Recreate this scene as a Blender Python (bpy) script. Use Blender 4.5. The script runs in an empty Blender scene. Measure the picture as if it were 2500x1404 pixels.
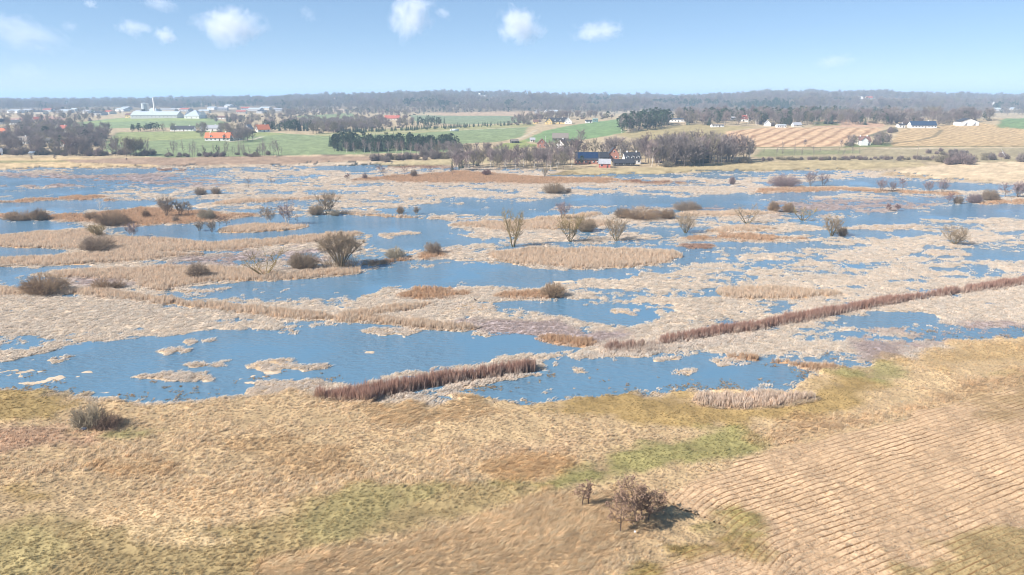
import bpy, bmesh, math, random
import numpy as np
from mathutils import Vector, Matrix

random.seed(7)
RNG = np.random.default_rng(7)
R = math.radians
SC = bpy.context.scene
COL = SC.collection

# ------------------------------------------------------------------ camera
CAM_H = 45.0
FPX = 1690.0                      # focal length in photo pixels (2500 wide)
PITCH = math.atan(468.0 / FPX)    # horizon sits 468 px above the centre
cam_d = bpy.data.cameras.new('camera')
cam = bpy.data.objects.new('camera', cam_d)
COL.objects.link(cam)
cam_d.sensor_width = 36.0
cam_d.lens = 36.0 * FPX / 2500.0
cam_d.clip_start = 0.5
cam_d.clip_end = 60000.0
cam.location = (0, 0, CAM_H)
cam.rotation_euler = (math.pi / 2 - PITCH, 0, 0)
SC.camera = cam

# ------------------------------------------------------------------ sky, sun, exposure
SUN_EL = R(38)
SUN_DIR = Vector((-0.92, -0.40, 0)).normalized()          # where the sun stands (horizontal)
SUN_VEC = Vector((SUN_DIR.x * math.cos(SUN_EL), SUN_DIR.y * math.cos(SUN_EL), math.sin(SUN_EL)))
world = bpy.data.worlds.new('World')
SC.world = world
world.use_nodes = True
wn, wl = world.node_tree.nodes, world.node_tree.links
wn.clear()
sky = wn.new('ShaderNodeTexSky')
sky.sky_type = 'NISHITA'
sky.sun_disc = False
sky.sun_elevation = SUN_EL
sky.sun_rotation = math.atan2(SUN_VEC.x, SUN_VEC.y)
sky.altitude = 50
sky.air_density = 0.5
sky.dust_density = 0.0
sky.ozone_density = 6.0
bg = wn.new('ShaderNodeBackground')
bg.inputs['Strength'].default_value = 0.186
wo = wn.new('ShaderNodeOutputWorld')
hs = wn.new('ShaderNodeHueSaturation')
hs.inputs['Saturation'].default_value = 1.24
gm_ = wn.new('ShaderNodeGamma'); gm_.inputs[1].default_value = 0.5      # evens out the sky from horizon to zenith
wl.new(sky.outputs[0], gm_.inputs[0]); wl.new(gm_.outputs[0], hs.inputs['Color'])
wl.new(hs.outputs[0], bg.inputs['Color'])
wl.new(bg.outputs[0], wo.inputs['Surface'])

sun_d = bpy.data.lights.new('sun', 'SUN')
sun_d.energy = 4.9
sun_d.angle = R(0.53)
sun_d.color = (1.0, 0.945, 0.895)
sun = bpy.data.objects.new('sun', sun_d)
COL.objects.link(sun)
sun.rotation_euler = SUN_VEC.to_track_quat('Z', 'Y').to_euler()
sun.location = (-300, -100, 300)

SC.view_settings.view_transform = 'Standard'
SC.view_settings.look = 'None'
SC.view_settings.gamma = 1.0
SC.view_settings.exposure = 0.95
SC.view_settings.use_curve_mapping = False
SC.render.engine = 'CYCLES'
cy = SC.cycles
cy.use_denoising = True
try:
    cy.denoiser = 'OPENIMAGEDENOISE'
    cy.denoising_input_passes = 'RGB_ALBEDO_NORMAL'
    cy.denoising_prefilter = 'ACCURATE'
except Exception:
    pass
cy.pixel_filter_type = 'BLACKMAN_HARRIS'
cy.filter_width = 1.05
cy.max_bounces = 6
cy.diffuse_bounces = 2
cy.glossy_bounces = 2
cy.transmission_bounces = 2
cy.volume_bounces = 2
cy.transparent_max_bounces = 8
cy.volume_step_rate = 1.0
cy.sample_clamp_indirect = 6.0
SC.render.film_transparent = False

# ------------------------------------------------------------------ photo pixel -> place on the ground
CP, SP = math.cos(PITCH), math.sin(PITCH)

def ray(px, py):
    a = (px - 1250.0) / FPX
    b = (702.0 - py) / FPX
    return a, CP + b * SP, -SP + b * CP

def flat(px, py, z=0.0):
    """Ground point (x, y) seen at a photo pixel when the ground lies at height z."""
    a, b, c = ray(px, py)
    c = min(c, -0.004)
    t = (z - CAM_H) / c
    return a * t, b * t

def depth_at(x, y, z):
    return y * CP - (z - CAM_H) * SP

# ------------------------------------------------------------------ noise
def _hash(ix, iy, seed):
    n = (ix.astype(np.int64) * 374761393 + iy.astype(np.int64) * 668265263 + seed * 1274126177) & 0x7fffffff
    n = ((n ^ (n >> 13)) * 1274126177) & 0x7fffffff
    n = n ^ (n >> 16)
    return (n & 0xffff) / 65535.0

def vnoise(x, y, seed=0):
    x = np.asarray(x, float); y = np.asarray(y, float)
    ix = np.floor(x); iy = np.floor(y)
    fx = x - ix; fy = y - iy
    fx = fx * fx * fx * (fx * (fx * 6 - 15) + 10); fy = fy * fy * fy * (fy * (fy * 6 - 15) + 10)
    ix = ix.astype(np.int64); iy = iy.astype(np.int64)
    a = _hash(ix, iy, seed); b = _hash(ix + 1, iy, seed)
    c = _hash(ix, iy + 1, seed); d = _hash(ix + 1, iy + 1, seed)
    return (a + (b - a) * fx) * (1 - fy) + (c + (d - c) * fx) * fy

def fbm(x, y, scale, octv=4, seed=0, gain=0.55):
    """Roughly zero-mean, unit-spread noise with features of about `scale` metres."""
    s = 0.0; amp = 1.0; tot = 0.0
    c, sn = 0.8, 0.6
    x = np.asarray(x, float) / scale; y = np.asarray(y, float) / scale
    for o in range(octv):
        s = s + amp * (vnoise(x + 17.3 * o, y - 9.1 * o, seed + o * 31) - 0.5)
        tot += (amp * 0.25) ** 2
        x, y = (c * x - sn * y) * 2.03, (sn * x + c * y) * 2.03
        amp *= gain
    return s / math.sqrt(tot)

def smooth(a, b, x):
    t = np.clip((x - a) / (b - a), 0, 1)
    return t * t * (3 - 2 * t)

def srgb(r, g, b):
    f = lambda c: (c / 255 / 12.92) if c / 255 <= 0.04045 else ((c / 255 + 0.055) / 1.055) ** 2.4
    return (f(r), f(g), f(b))

# ------------------------------------------------------------------ object helpers
def tag(o, label=None, cat=None, group=None, kind=None):
    if label: o['label'] = label
    if cat: o['category'] = cat
    if group: o['group'] = group
    if kind: o['kind'] = kind
    return o

def link(name, data, parent=None):
    o = bpy.data.objects.new(name, data)
    COL.objects.link(o)
    if parent is not None:
        o.parent = parent
    return o

def empty(name, loc=(0, 0, 0), rz=0.0):
    o = link(name, None)
    o.empty_display_size = 0.5
    o.location = loc
    o.rotation_euler = (0, 0, rz)
    return o

def mesh_np(name, verts, faces, mat=None, smooth_shade=False):
    """Mesh from an (n,3) array and an (m,3) or (m,4) face array."""
    verts = np.asarray(verts, np.float32); faces = np.asarray(faces, np.int32)
    me = bpy.data.meshes.new(name)
    k = faces.shape[1]
    me.vertices.add(len(verts)); me.vertices.foreach_set('co', verts.ravel())
    me.loops.add(faces.size); me.loops.foreach_set('vertex_index', faces.ravel())
    me.polygons.add(len(faces))
    me.polygons.foreach_set('loop_start', np.arange(0, faces.size, k, dtype=np.int32))
    me.polygons.foreach_set('loop_total', np.full(len(faces), k, np.int32))
    if smooth_shade:
        me.polygons.foreach_set('use_smooth', np.ones(len(faces), bool))
    me.update(calc_edges=True)
    if mat: me.materials.append(mat)
    return me

# ------------------------------------------------------------------ materials
def mat_new(name):
    m = bpy.data.materials.new(name)
    m.use_nodes = True
    return m, m.node_tree.nodes, m.node_tree.links, m.node_tree.nodes['Principled BSDF']

def mat_plain(name, col, rough=0.8, var=0.12, scale=3.0, spec=0.3, obj_var=0.0, bump=0.0):
    """Plain colour with soft procedural wear and, if asked, a tint that differs from object to object."""
    m, n, l, p = mat_new(name)
    p.inputs['Roughness'].default_value = rough
    p.inputs['Specular IOR Level'].default_value = spec
    tc = n.new('ShaderNodeTexCoord')
    no = n.new('ShaderNodeTexNoise'); no.inputs['Scale'].default_value = scale; no.inputs['Detail'].default_value = 4
    l.new(tc.outputs['Object'], no.inputs['Vector'])
    mr = n.new('ShaderNodeMapRange')
    mr.inputs['From Min'].default_value = 0.3; mr.inputs['From Max'].default_value = 0.7
    mr.inputs['To Min'].default_value = 1 - var; mr.inputs['To Max'].default_value = 1 + var
    l.new(no.outputs[0], mr.inputs['Value'])
    val = mr.outputs[0]
    if obj_var:
        oi = n.new('ShaderNodeObjectInfo')
        m2 = n.new('ShaderNodeMapRange')
        m2.inputs['To Min'].default_value = 1 - obj_var; m2.inputs['To Max'].default_value = 1 + obj_var
        l.new(oi.outputs['Random'], m2.inputs['Value'])
        mm = n.new('ShaderNodeMath'); mm.operation = 'MULTIPLY'
        l.new(val, mm.inputs[0]); l.new(m2.outputs[0], mm.inputs[1]); val = mm.outputs[0]
    vm = n.new('ShaderNodeVectorMath'); vm.operation = 'SCALE'
    vm.inputs[0].default_value = col
    l.new(val, vm.inputs['Scale'])
    l.new(vm.outputs[0], p.inputs['Base Color'])
    if bump:
        b = n.new('ShaderNodeBump'); b.inputs['Strength'].default_value = bump
        l.new(no.outputs[0], b.inputs['Height']); l.new(b.outputs[0], p.inputs['Normal'])
    return m
# ================================================================== THE LAND
K_ALB = 1.45
def A(r, g, b):
    """Base colour of a surface that shows as (r, g, b) in full sun in the photograph."""
    c = srgb(r, g, b)
    return np.array([c[0] / K_ALB, c[1] / K_ALB, c[2] / K_ALB])

# ridge on the skyline: ground height along the bearing x / y
_RB = np.array([-1.3, -0.74, -0.62, -0.50, -0.33, -0.24, -0.15, -0.06, 0.03, 0.12, 0.21, 0.30, 0.37, 0.44, 0.51, 0.60, 0.68, 0.74, 1.3])
_RH = np.array([14, 10, 12, 16, 22, 33, 40, 42, 38, 31, 27, 33, 45, 42, 45, 33, 30, 29, 26.])

def hills(x, y):
    """Smooth height of the dry land far off (0 over the marsh)."""
    x = np.asarray(x, float); y = np.asarray(y, float)
    g = lambda cx, cy, sx, sy, a: a * np.exp(-((x - cx) / sx) ** 2 - ((y - cy) / sy) ** 2)
    h = 0.8 * smooth(440, 520, y) + 2.2 * smooth(540, 800, y)
    far = smooth(560, 760, y)
    h = h + far * (g(520, 960, 330, 230, 11.0) + g(690, 900, 150, 150, 4.0) + g(190, 1080, 260, 260, 8.0)
                   + g(-430, 1150, 420, 300, 4.0) + g(-900, 1500, 500, 330, 4.0))
    b = x / np.maximum(y, 1.0)
    r = np.interp(b, _RB, _RH)
    h = h + r * np.exp(-((y - 3150) / 720.0) ** 2) + 0.45 * r * np.exp(-((y - 2250) / 520.0) ** 2)
    h = h + 1.2 * far * fbm(x, y, 260, 2, 5)
    return h * 1.0 - 8.0 * smooth(3700, 4400, y)

def spot(px, py, lift=0.0):
    """First place where the ground is met along the line of sight of a photo pixel."""
    a, b, c = ray(px, py)
    t = np.geomspace(40, 9000, 320)
    for _ in range(3):
        d = CAM_H + c * t - (hills(a * t, b * t) + lift)
        k = int(np.argmax(d < 0))
        if d[k] >= 0:
            return a * 3100, b * 3100, float(hills(a * 3100, b * 3100))
        if k == 0: break
        t = np.linspace(t[k - 1], t[k], 24)
    t1 = t[k]
    return a * t1, b * t1, float(hills(a * t1, b * t1))

def outline(pts):
    """Photo-pixel outline -> outline on the ground."""
    out = []
    n = len(pts)
    for i in range(n):
        (x0, y0), (x1, y1) = pts[i], pts[(i + 1) % n]
        far = min(y0, y1) < 400
        k = max(1, int(math.hypot(x1 - x0, y1 - y0) / 30)) if far else 1
        for j in range(k):
            u = j / k
            s = spot(x0 + (x1 - x0) * u, y0 + (y1 - y0) * u)
            out.append((s[0], s[1]))
    return np.array(out)

# ---------------------------------------------------- grid of the ground sheet
NEAR = 1.0 / np.linspace(1 / 46.0, 1 / 600.0, 640)
ys = np.concatenate([[-60, -20, 5, 20, 30, 38, 42], NEAR, 1.0 / np.linspace(1 / 603.0, 1 / 1600.0, 110), np.geomspace(1625, 6000, 64)])
us = np.concatenate([[-3, -2.2, -1.6, -1.25, -1.05, -0.96], np.linspace(-0.91, 0.91, 770), [0.96, 1.05, 1.25, 1.6, 2.2, 3]])
NY, NX = len(ys), len(us)
GX = us[None, :] * np.maximum(ys, 46.0)[:, None]
GY = np.repeat(ys[:, None], NX, 1)
px_of = lambda x, y: 1250 + FPX * x / (y * CP + CAM_H * SP)

# noise sheets shared by all outlines
n_fine = fbm(GX, GY, 1.6, 3, 11)
n_mid = fbm(GX, GY, 6.0, 4, 12)
n_big = fbm(GX * 0.6, GY, 28.0, 4, 13)
n_clump = 0.60 * fbm(GX * 0.5, GY, 4.2, 4, 14, 0.6) + 0.60 * fbm(GX * 0.45, GY, 14.0, 3, 15) + 0.30 * n_fine
n_clump /= n_clump.std()

def inside(P, X, Y):
    r = np.zeros(X.shape, bool)
    x0, y0 = P[-1]
    for x1, y1 in P:
        if y0 != y1:
            c = ((y1 > Y) != (y0 > Y)) & (X < (x0 - x1) * (Y - y1) / (y0 - y1) + x1)
            r ^= c
        x0, y0 = x1, y1
    return r

def mask(pts, soft=0.012, warp=0.012):
    """Soft-edged mask of an outline on the ground sheet: (row slice, col slice, weight)."""
    P = outline(pts)
    dm = float(np.median(P[:, 1]))
    s = soft * dm; w = warp * dm
    m = 3 * (s + w)
    r0, r1 = np.searchsorted(ys, [P[:, 1].min() - m, P[:, 1].max() + m])
    r0 = max(r0, 0); r1 = min(max(r1, r0 + 1), NY)
    uu = P[:, 0] / np.maximum(P[:, 1], 46)
    c0, c1 = np.searchsorted(us, [uu.min() - 0.05, uu.max() + 0.05])
    c0 = max(c0, 0); c1 = min(max(c1, c0 + 1), NX)
    sl = (slice(r0, r1), slice(c0, c1))
    X, Y = GX[sl], GY[sl]
    ins = inside(P, X, Y)
    d2 = np.full(X.shape, 1e18)
    x0, y0 = P[-1]
    for x1, y1 in P:
        dx, dy = x1 - x0, y1 - y0
        L = dx * dx + dy * dy + 1e-9
        t = np.clip(((X - x0) * dx + (Y - y0) * dy) / L, 0, 1)
        np.minimum(d2, (X - x0 - t * dx) ** 2 + (Y - y0 - t * dy) ** 2, out=d2)
        x0, y0 = x1, y1
    sd = np.sqrt(d2) * np.where(ins, 1, -1)
    nz = 0.6 * n_mid[sl] + 0.4 * n_clump[sl]
    return sl, smooth(-s, s, sd + nz * w)

# layers
cover = np.full((NY, NX), 0.80)                 # share of the surface where reed or grass stands clear of the water
lift = np.zeros((NY, NX))                       # extra ground height
tall = np.full((NY, NX), 0.45)                  # height of what grows
dens = np.full((NY, NX), 1.0)                   # how thickly
bare = np.zeros((NY, NX))                       # 1 = open ground with no long growth
lean = np.full((NY, NX), 0.5)                   # how far the growth is laid over by the wind
colr = np.empty((NY, NX, 3)); colr[:] = A(244, 228, 208)
gcol = np.empty((NY, NX, 3)); gcol[:] = A(222, 200, 172)

def paint(pts, soft=0.012, warp=0.012, k=1.0, **kw):
    sl, w = mask(pts, soft, warp)
    w = w * k
    for key, v in kw.items():
        arr = {'cover': cover, 'lift': lift, 'tall': tall, 'dens': dens, 'bare': bare, 'lean': lean, 'col': colr, 'gcol': gcol}[key]
        if arr.ndim == 3:
            arr[sl] = arr[sl] * (1 - w[..., None]) + np.asarray(v) * w[..., None]
        else:
            arr[sl] = arr[sl] * (1 - w) + v * w

PALE, STRAW, GOLD = A(244, 228, 210), A(232, 206, 170), A(250, 226, 198)
GOLDB, BROWN, MAUVE = A(230, 194, 158), A(206, 166, 146), A(190, 170, 165)
OLIVE, GREEN, DGREEN = A(186, 160, 106), A(156, 158, 104), A(126, 136, 80)
ROSE = A(214, 172, 134)

# ---- the flooded marsh: how much stands clear of the water
for pts, c in (
    ([(-500, 414), (150, 408), (500, 412), (720, 430), (640, 470), (420, 500), (0, 505), (-500, 510)], 0.64),
    ([(420, 470), (700, 450), (1150, 470), (1250, 500), (1050, 522), (760, 520), (560, 512)], 0.62),
    ([(700, 405), (1200, 412), (1600, 436), (1700, 450), (1500, 475), (1100, 478), (700, 452)], 0.90),
    ([(880, 545), (1200, 560), (1700, 560), (1680, 612), (1200, 612), (1180, 632), (1000, 650), (900, 625)], 0.50),
    ([(1560, 590), (2000, 575), (2300, 600), (2600, 640), (2600, 690), (2200, 700), (1850, 700), (1560, 690)], 0.62),
    ([(2000, 545), (2600, 520), (2600, 610), (2200, 602), (2030, 590)], 0.74),
    ([(1480, 680), (1900, 690), (2250, 700), (1900, 770), (1600, 830), (1500, 840), (1450, 760)], 0.76),
    ([(880, 742), (1150, 735), (1600, 742), (1600, 820), (1400, 842), (1180, 808), (1000, 790)], 0.70),
    ([(-300, 722), (230, 718), (560, 755), (800, 782), (700, 800), (400, 822), (160, 850), (-300, 892)], 0.925),
    ([(1700, 800), (2000, 760), (2280, 730), (2700, 680), (2700, 790), (2150, 800), (1900, 850)], 0.80),
    ([(1960, 800), (2150, 770), (2600, 760), (2600, 835), (2250, 850), (2130, 890), (1900, 880)], 0.52),
    ([(1480, 500), (2050, 490), (2330, 490), (2100, 520), (1950, 545), (1700, 560), (1500, 545)], 0.66),
    ([(560, 590), (760, 590), (780, 640), (560, 645), (300, 645)], 0.78),
    ([(1330, 610), (1700, 615), (2000, 640), (1960, 690), (1600, 680)], 0.55)):
    paint(pts, 0.03, 0.03, cover=c)
# thin wet growth that reads mauve
for pts in ([(1500, 495), (1900, 490), (2330, 480), (2330, 505), (2050, 525), (1700, 520)],
            [(2100, 830), (2300, 800), (2600, 790), (2600, 815), (2320, 836), (2200, 880), (2130, 888)],
            [(420, 620), (760, 618), (760, 645), (420, 650)], [(-200, 425), (500, 425), (500, 455), (-200, 460)],
            [(1150, 795), (1350, 790), (1500, 815), (1380, 838), (1200, 815)], [(160, 680), (420, 676), (400, 690), (220, 694)]):
    paint(pts, 0.03, 0.03, 0.8, col=MAUVE, gcol=A(176, 160, 160), tall=0.3, dens=0.8)

# ---- open water
WATER = [
    [(161, 415), (370, 411), (467, 414), (370, 422), (175, 425)],
    [(-300, 431), (60, 432), (150, 440), (110, 452), (-300, 458)],
    [(-300, 471), (0, 468), (188, 458), (279, 464), (235, 477), (110, 481), (0, 477), (-300, 480)],
    [(-300, 500), (0, 496), (134, 488), (302, 493), (450, 487), (540, 490), (504, 496), (370, 503), (202, 516), (161, 524), (100, 518), (0, 528), (-300, 535)],
    [(-300, 532), (0, 535), (118, 540), (235, 553), (218, 558), (91, 563), (0, 573), (-300, 580)],
    [(262, 560), (330, 552), (430, 548), (485, 545), (545, 540), (565, 528), (640, 524), (760, 527), (880, 525), (1050, 528), (1120, 540),
     (1090, 551), (1150, 564), (1190, 573), (1235, 585), (1130, 598), (1040, 611), (960, 605), (905, 596), (880, 575), (800, 580), (720, 582),
     (640, 590), (520, 593), (430, 588), (350, 580), (290, 574)],
    [(-300, 605), (0, 605), (188, 612), (151, 619), (34, 625), (-300, 625)],
    [(-300, 650), (0, 651), (101, 654), (188, 649), (204, 654), (128, 661), (91, 672), (0, 681), (-300, 690)],
    [(385, 713), (480, 698), (620, 683), (720, 680), (885, 668), (895, 655), (1010, 652), (1060, 650), (1120, 640), (1195, 634), (1290, 652),
     (1400, 659), (1500, 658), (1600, 650), (1655, 640), (1700, 640), (1640, 660), (1560, 668), (1500, 680), (1420, 690), (1330, 695), (1230, 703), (1180, 700), (1080, 704), (960, 708),
     (890, 722), (830, 745), (760, 738), (640, 728), (520, 718), (440, 724)],
    [(-300, 915), (0, 884), (100, 860), (200, 842), (320, 830), (420, 817), (520, 810), (620, 806), (690, 801), (730, 790), (810, 788), (900, 789),
     (1000, 797), (1100, 808), (1200, 818), (1290, 828), (1380, 841), (1432, 850), (1400, 858), (1300, 861), (1260, 869), (1150, 887), (1050, 903),
     (960, 915), (860, 935), (780, 945), (730, 950), (650, 952), (600, 968), (520, 982), (440, 988), (330, 992), (250, 990), (170, 976), (60, 964), (0, 958), (-300, 952)],
    [(1000, 978), (1100, 945), (1200, 915), (1300, 906), (1330, 886), (1400, 880), (1500, 872), (1600, 864), (1750, 866), (1860, 880), (1990, 896),
     (2010, 909), (1960, 928), (1930, 943), (1850, 948), (1700, 955), (1560, 958), (1490, 967), (1420, 966), (1260, 972), (1180, 978), (1050, 984)],
    [(2105, 768), (2180, 757), (2262, 755), (2297, 780), (2292, 790), (2230, 798), (2130, 792), (2020, 792), (2060, 782)],
    [(1150, 742), (1230, 733), (1380, 732), (1480, 742), (1600, 756), (1590, 768), (1560, 795), (1490, 798), (1400, 780), (1300, 760), (1190, 752)],
    [(1233, 497), (1401, 478), (1536, 477), (1660, 481), (1794, 474), (1949, 468), (2060, 470), (1990, 478), (1895, 486), (1828, 498), (1694, 506), (1640, 504), (1569, 509),
     (1468, 524), (1401, 528), (1250, 530), (1170, 524), (1132, 517)],
    [(920, 515), (1050, 500), (1200, 492), (1240, 500), (1150, 516), (1080, 526), (960, 521)],
    [(1855, 448), (2030, 439), (2130, 433), (2231, 442), (2450, 450), (2600, 452), (2600, 466), (2433, 467), (2231, 461), (2130, 459), (2030, 455), (1900, 454)],
    [(1727, 419), (1850, 416), (2097, 416), (2100, 421), (1895, 426), (1811, 426)],
    [(1400, 427), (1560, 425), (1740, 428), (1600, 434), (1460, 432)],
    [(2700, 482), (2500, 492), (2315, 504), (2147, 521), (2046, 535), (1929, 541), (1962, 549), (2013, 557), (2097, 554), (2198, 551), (2248, 541), (2366, 531), (2500, 527), (2700, 522)],
    [(1860, 570), (2080, 560), (2198, 558), (2292, 570), (2164, 582), (1996, 577), (1900, 580)],
    [(2225, 622), (2292, 604), (2366, 604), (2466, 614), (2700, 618), (2700, 636), (2433, 642), (2265, 637)],
    [(1660, 590), (1780, 588), (1862, 592), (2030, 602), (1895, 607), (1740, 606)],
    [(1840, 660), (1982, 655), (2198, 642), (2180, 653), (1990, 668), (1900, 668)],
    [(1560, 598), (1680, 606), (1720, 618), (1690, 632), (1640, 612), (1570, 607)],
    [(720, 407), (880, 406), (960, 410), (900, 418), (780, 415)], [(1030, 413), (1100, 407), (1140, 410), (1090, 417)],
    [(1850, 630), (1990, 625), (2100, 632), (1980, 642), (1880, 640)], [(900, 585), (1000, 585), (1080, 600), (1000, 612), (920, 602)],
    [(2180, 490), (2260, 486), (2300, 492), (2230, 498)], [(1960, 518), (2060, 513), (2090, 518), (2000, 523)],
    [(2420, 566), (2520, 562), (2560, 568), (2460, 574)],
]
for pts in WATER:
    paint(pts, 0.010, 0.016, cover=0.015)
for pts in ([(1600, 640), (2000, 625), (2250, 640), (2000, 690), (1700, 700)], [(2150, 640), (2600, 640), (2600, 660), (2200, 665)], [(1180, 560), (1240, 555), (1300, 570), (1200, 585)]):
    paint(pts, 0.03, 0.04, 0.5, cover=0.25)
# rafts of sedge standing in the open water
for pts, c in (([(420, 708), (560, 706), (850, 716), (850, 742), (700, 736), (500, 728)], 0.45), ([(335, 920), (420, 908), (505, 908), (500, 928), (420, 932)], 0.72),
               ([(440, 836), (520, 829), (526, 838), (460, 842)], 0.95), ([(365, 852), (440, 844), (450, 856), (380, 860)], 0.9), ([(665, 808), (728, 805), (728, 815), (680, 816)], 0.97),
               ([(122, 880), (172, 876), (172, 885), (130, 887)], 0.97), ([(150, 870), (205, 866), (210, 872), (165, 875)], 0.85), ([(715, 898), (795, 890), (798, 900), (740, 904)], 0.85),
               ([(460, 890), (540, 885), (540, 894), (470, 896)], 0.4), ([(620, 895), (700, 882), (720, 892), (640, 902)], 0.22), ([(600, 960), (640, 940), (790, 932), (800, 950), (700, 966), (640, 972)], 0.75),
               ([(1000, 960), (1060, 945), (1140, 946), (1130, 965), (1040, 968)], 0.6), ([(1390, 943), (1424, 942), (1424, 953), (1392, 952)], 0.9), ([(1640, 905), (1684, 904), (1680, 914), (1645, 914)], 0.9),
               ([(1595, 872), (1670, 868), (1690, 878), (1600, 882)], 0.85), ([(1740, 876), (1890, 882), (1890, 895), (1760, 892)], 0.75), ([(1408, 904), (1436, 904), (1436, 912), (1410, 912)], 0.9),
               ([(1310, 880), (1380, 868), (1420, 880), (1340, 896)], 0.4), ([(880, 802), (1010, 806), (1000, 812), (890, 812)], 0.4),
               ([(1480, 755), (1560, 758), (1540, 766), (1490, 764)], 0.7), ([(1100, 745), (1200, 742), (1200, 758), (1120, 760)], 0.7),
               ([(1140, 490), (1290, 484), (1300, 490), (1180, 496)], 0.5), ([(1290, 512), (1420, 502), (1560, 500), (1500, 508), (1340, 518)], 0.85), ([(2060, 556), (2200, 550), (2330, 540), (2260, 552), (2160, 562)], 0.9),
               ([(2255, 616), (2340, 612), (2345, 620), (2280, 622)], 0.92), ([(930, 572), (1000, 566), (1010, 574), (950, 580)], 0.4), ([(1020, 610), (1120, 596), (1150, 612), (1060, 620)], 0.75)):
    paint(pts, 0.006, 0.008, cover=c, col=PALE, gcol=A(204, 176, 140))

# ---- stands of tall golden reed
GOLDEN = [
    [(1195, 622), (1260, 611), (1400, 608), (1550, 611), (1640, 616), (1672, 628), (1640, 640), (1540, 653), (1420, 656), (1280, 648), (1215, 637)],
    [(1725, 706), (1800, 704), (1950, 706), (2040, 714), (2060, 721), (1960, 729), (1850, 733), (1760, 729), (1735, 718)],
    [(-200, 704), (90, 706), (240, 706), (330, 719), (500, 740), (700, 760), (800, 772), (812, 780), (700, 779), (560, 764), (400, 744), (250, 726), (120, 720), (-200, 726)],
    [(815, 776), (870, 762), (960, 749), (1050, 741), (1065, 745), (980, 760), (900, 772), (1000, 786), (1100, 797), (1165, 803), (1110, 808), (1000, 798), (900, 790), (812, 788)],
    [(-200, 580), (0, 578), (101, 566), (222, 564), (255, 577), (309, 580), (420, 584), (504, 595), (638, 587), (773, 574), (840, 568), (880, 571), (840, 581), (640, 604), (504, 614), (302, 621), (185, 607), (0, 604), (-200, 606)],
    [(-200, 634), (0, 634), (185, 621), (370, 617), (538, 621), (336, 637), (202, 644), (0, 651), (-200, 656)],
    [(128, 665), (437, 652), (598, 659), (705, 668), (840, 658), (890, 654), (888, 669), (720, 682), (504, 691), (400, 710), (336, 702), (340, 690), (202, 678), (131, 678)],
    [(528, 565), (560, 554), (640, 548), (690, 550), (745, 553), (720, 562), (640, 569), (560, 569)],
    [(1085, 549), (1183, 540), (1267, 537), (1368, 531), (1462, 518), (1465, 523), (1368, 540), (1468, 541), (1502, 547), (1401, 560), (1233, 563), (1166, 555)],
    [(830, 518), (940, 526), (1065, 533), (1183, 539), (1050, 535), (940, 531), (830, 524)],
    [(1710, 564), (1801, 552), (1868, 554), (1895, 560), (1811, 567), (1727, 567)],
    [(1660, 520), (1794, 516), (1929, 520), (1761, 530), (1660, 528)],
    [(504, 499), (571, 488), (823, 480), (833, 483), (571, 498)],
]
for pts in GOLDEN:
    paint(pts, 0.004, 0.005, cover=0.995, col=GOLD, gcol=A(214, 176, 132), tall=1.35, dens=2.4, lean=0.16)
TAN = [
    [(118, 526), (269, 517), (370, 507), (538, 520), (625, 528), (504, 543), (403, 549), (312, 552), (235, 547), (118, 537), (-100, 530), (-100, 524)],
    [(930, 431), (1130, 418), (1330, 432), (1530, 436), (1500, 446), (1250, 449), (1000, 446), (860, 440)],
    [(-100, 495), (34, 490), (188, 481), (279, 490), (134, 488), (50, 495)], [(160, 482), (240, 478), (250, 484), (180, 487)],
    [(1660, 575), (1761, 574), (1895, 577), (1946, 583), (1828, 588), (1660, 587)],
    [(975, 722), (1018, 708), (1159, 710), (1156, 722), (1065, 732), (991, 730)],
    [(1206, 727), (1233, 712), (1381, 714), (1381, 733), (1267, 730)],
    [(890, 640), (1000, 628), (1010, 640), (900, 652)], [(1030, 620), (1080, 618), (1080, 628), (1035, 632)],
    [(1330, 828), (1440, 842), (1430, 850), (1360, 842)], [(1760, 868), (1900, 884), (2080, 902), (2180, 912), (2100, 920), (1990, 902), (1860, 886)],
    [(1500, 440), (1720, 444), (1700, 450), (1520, 448)], [(1840, 462), (2030, 458), (2330, 470), (2330, 478), (2050, 466), (1860, 470)],
    [(2330, 496), (2470, 488), (2600, 484), (2600, 492), (2420, 500)],
]
for pts in TAN:
    paint(pts, 0.006, 0.010, cover=0.985, col=GOLDB, gcol=A(190, 150, 112), tall=1.1, dens=1.8, lean=0.25)

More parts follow.
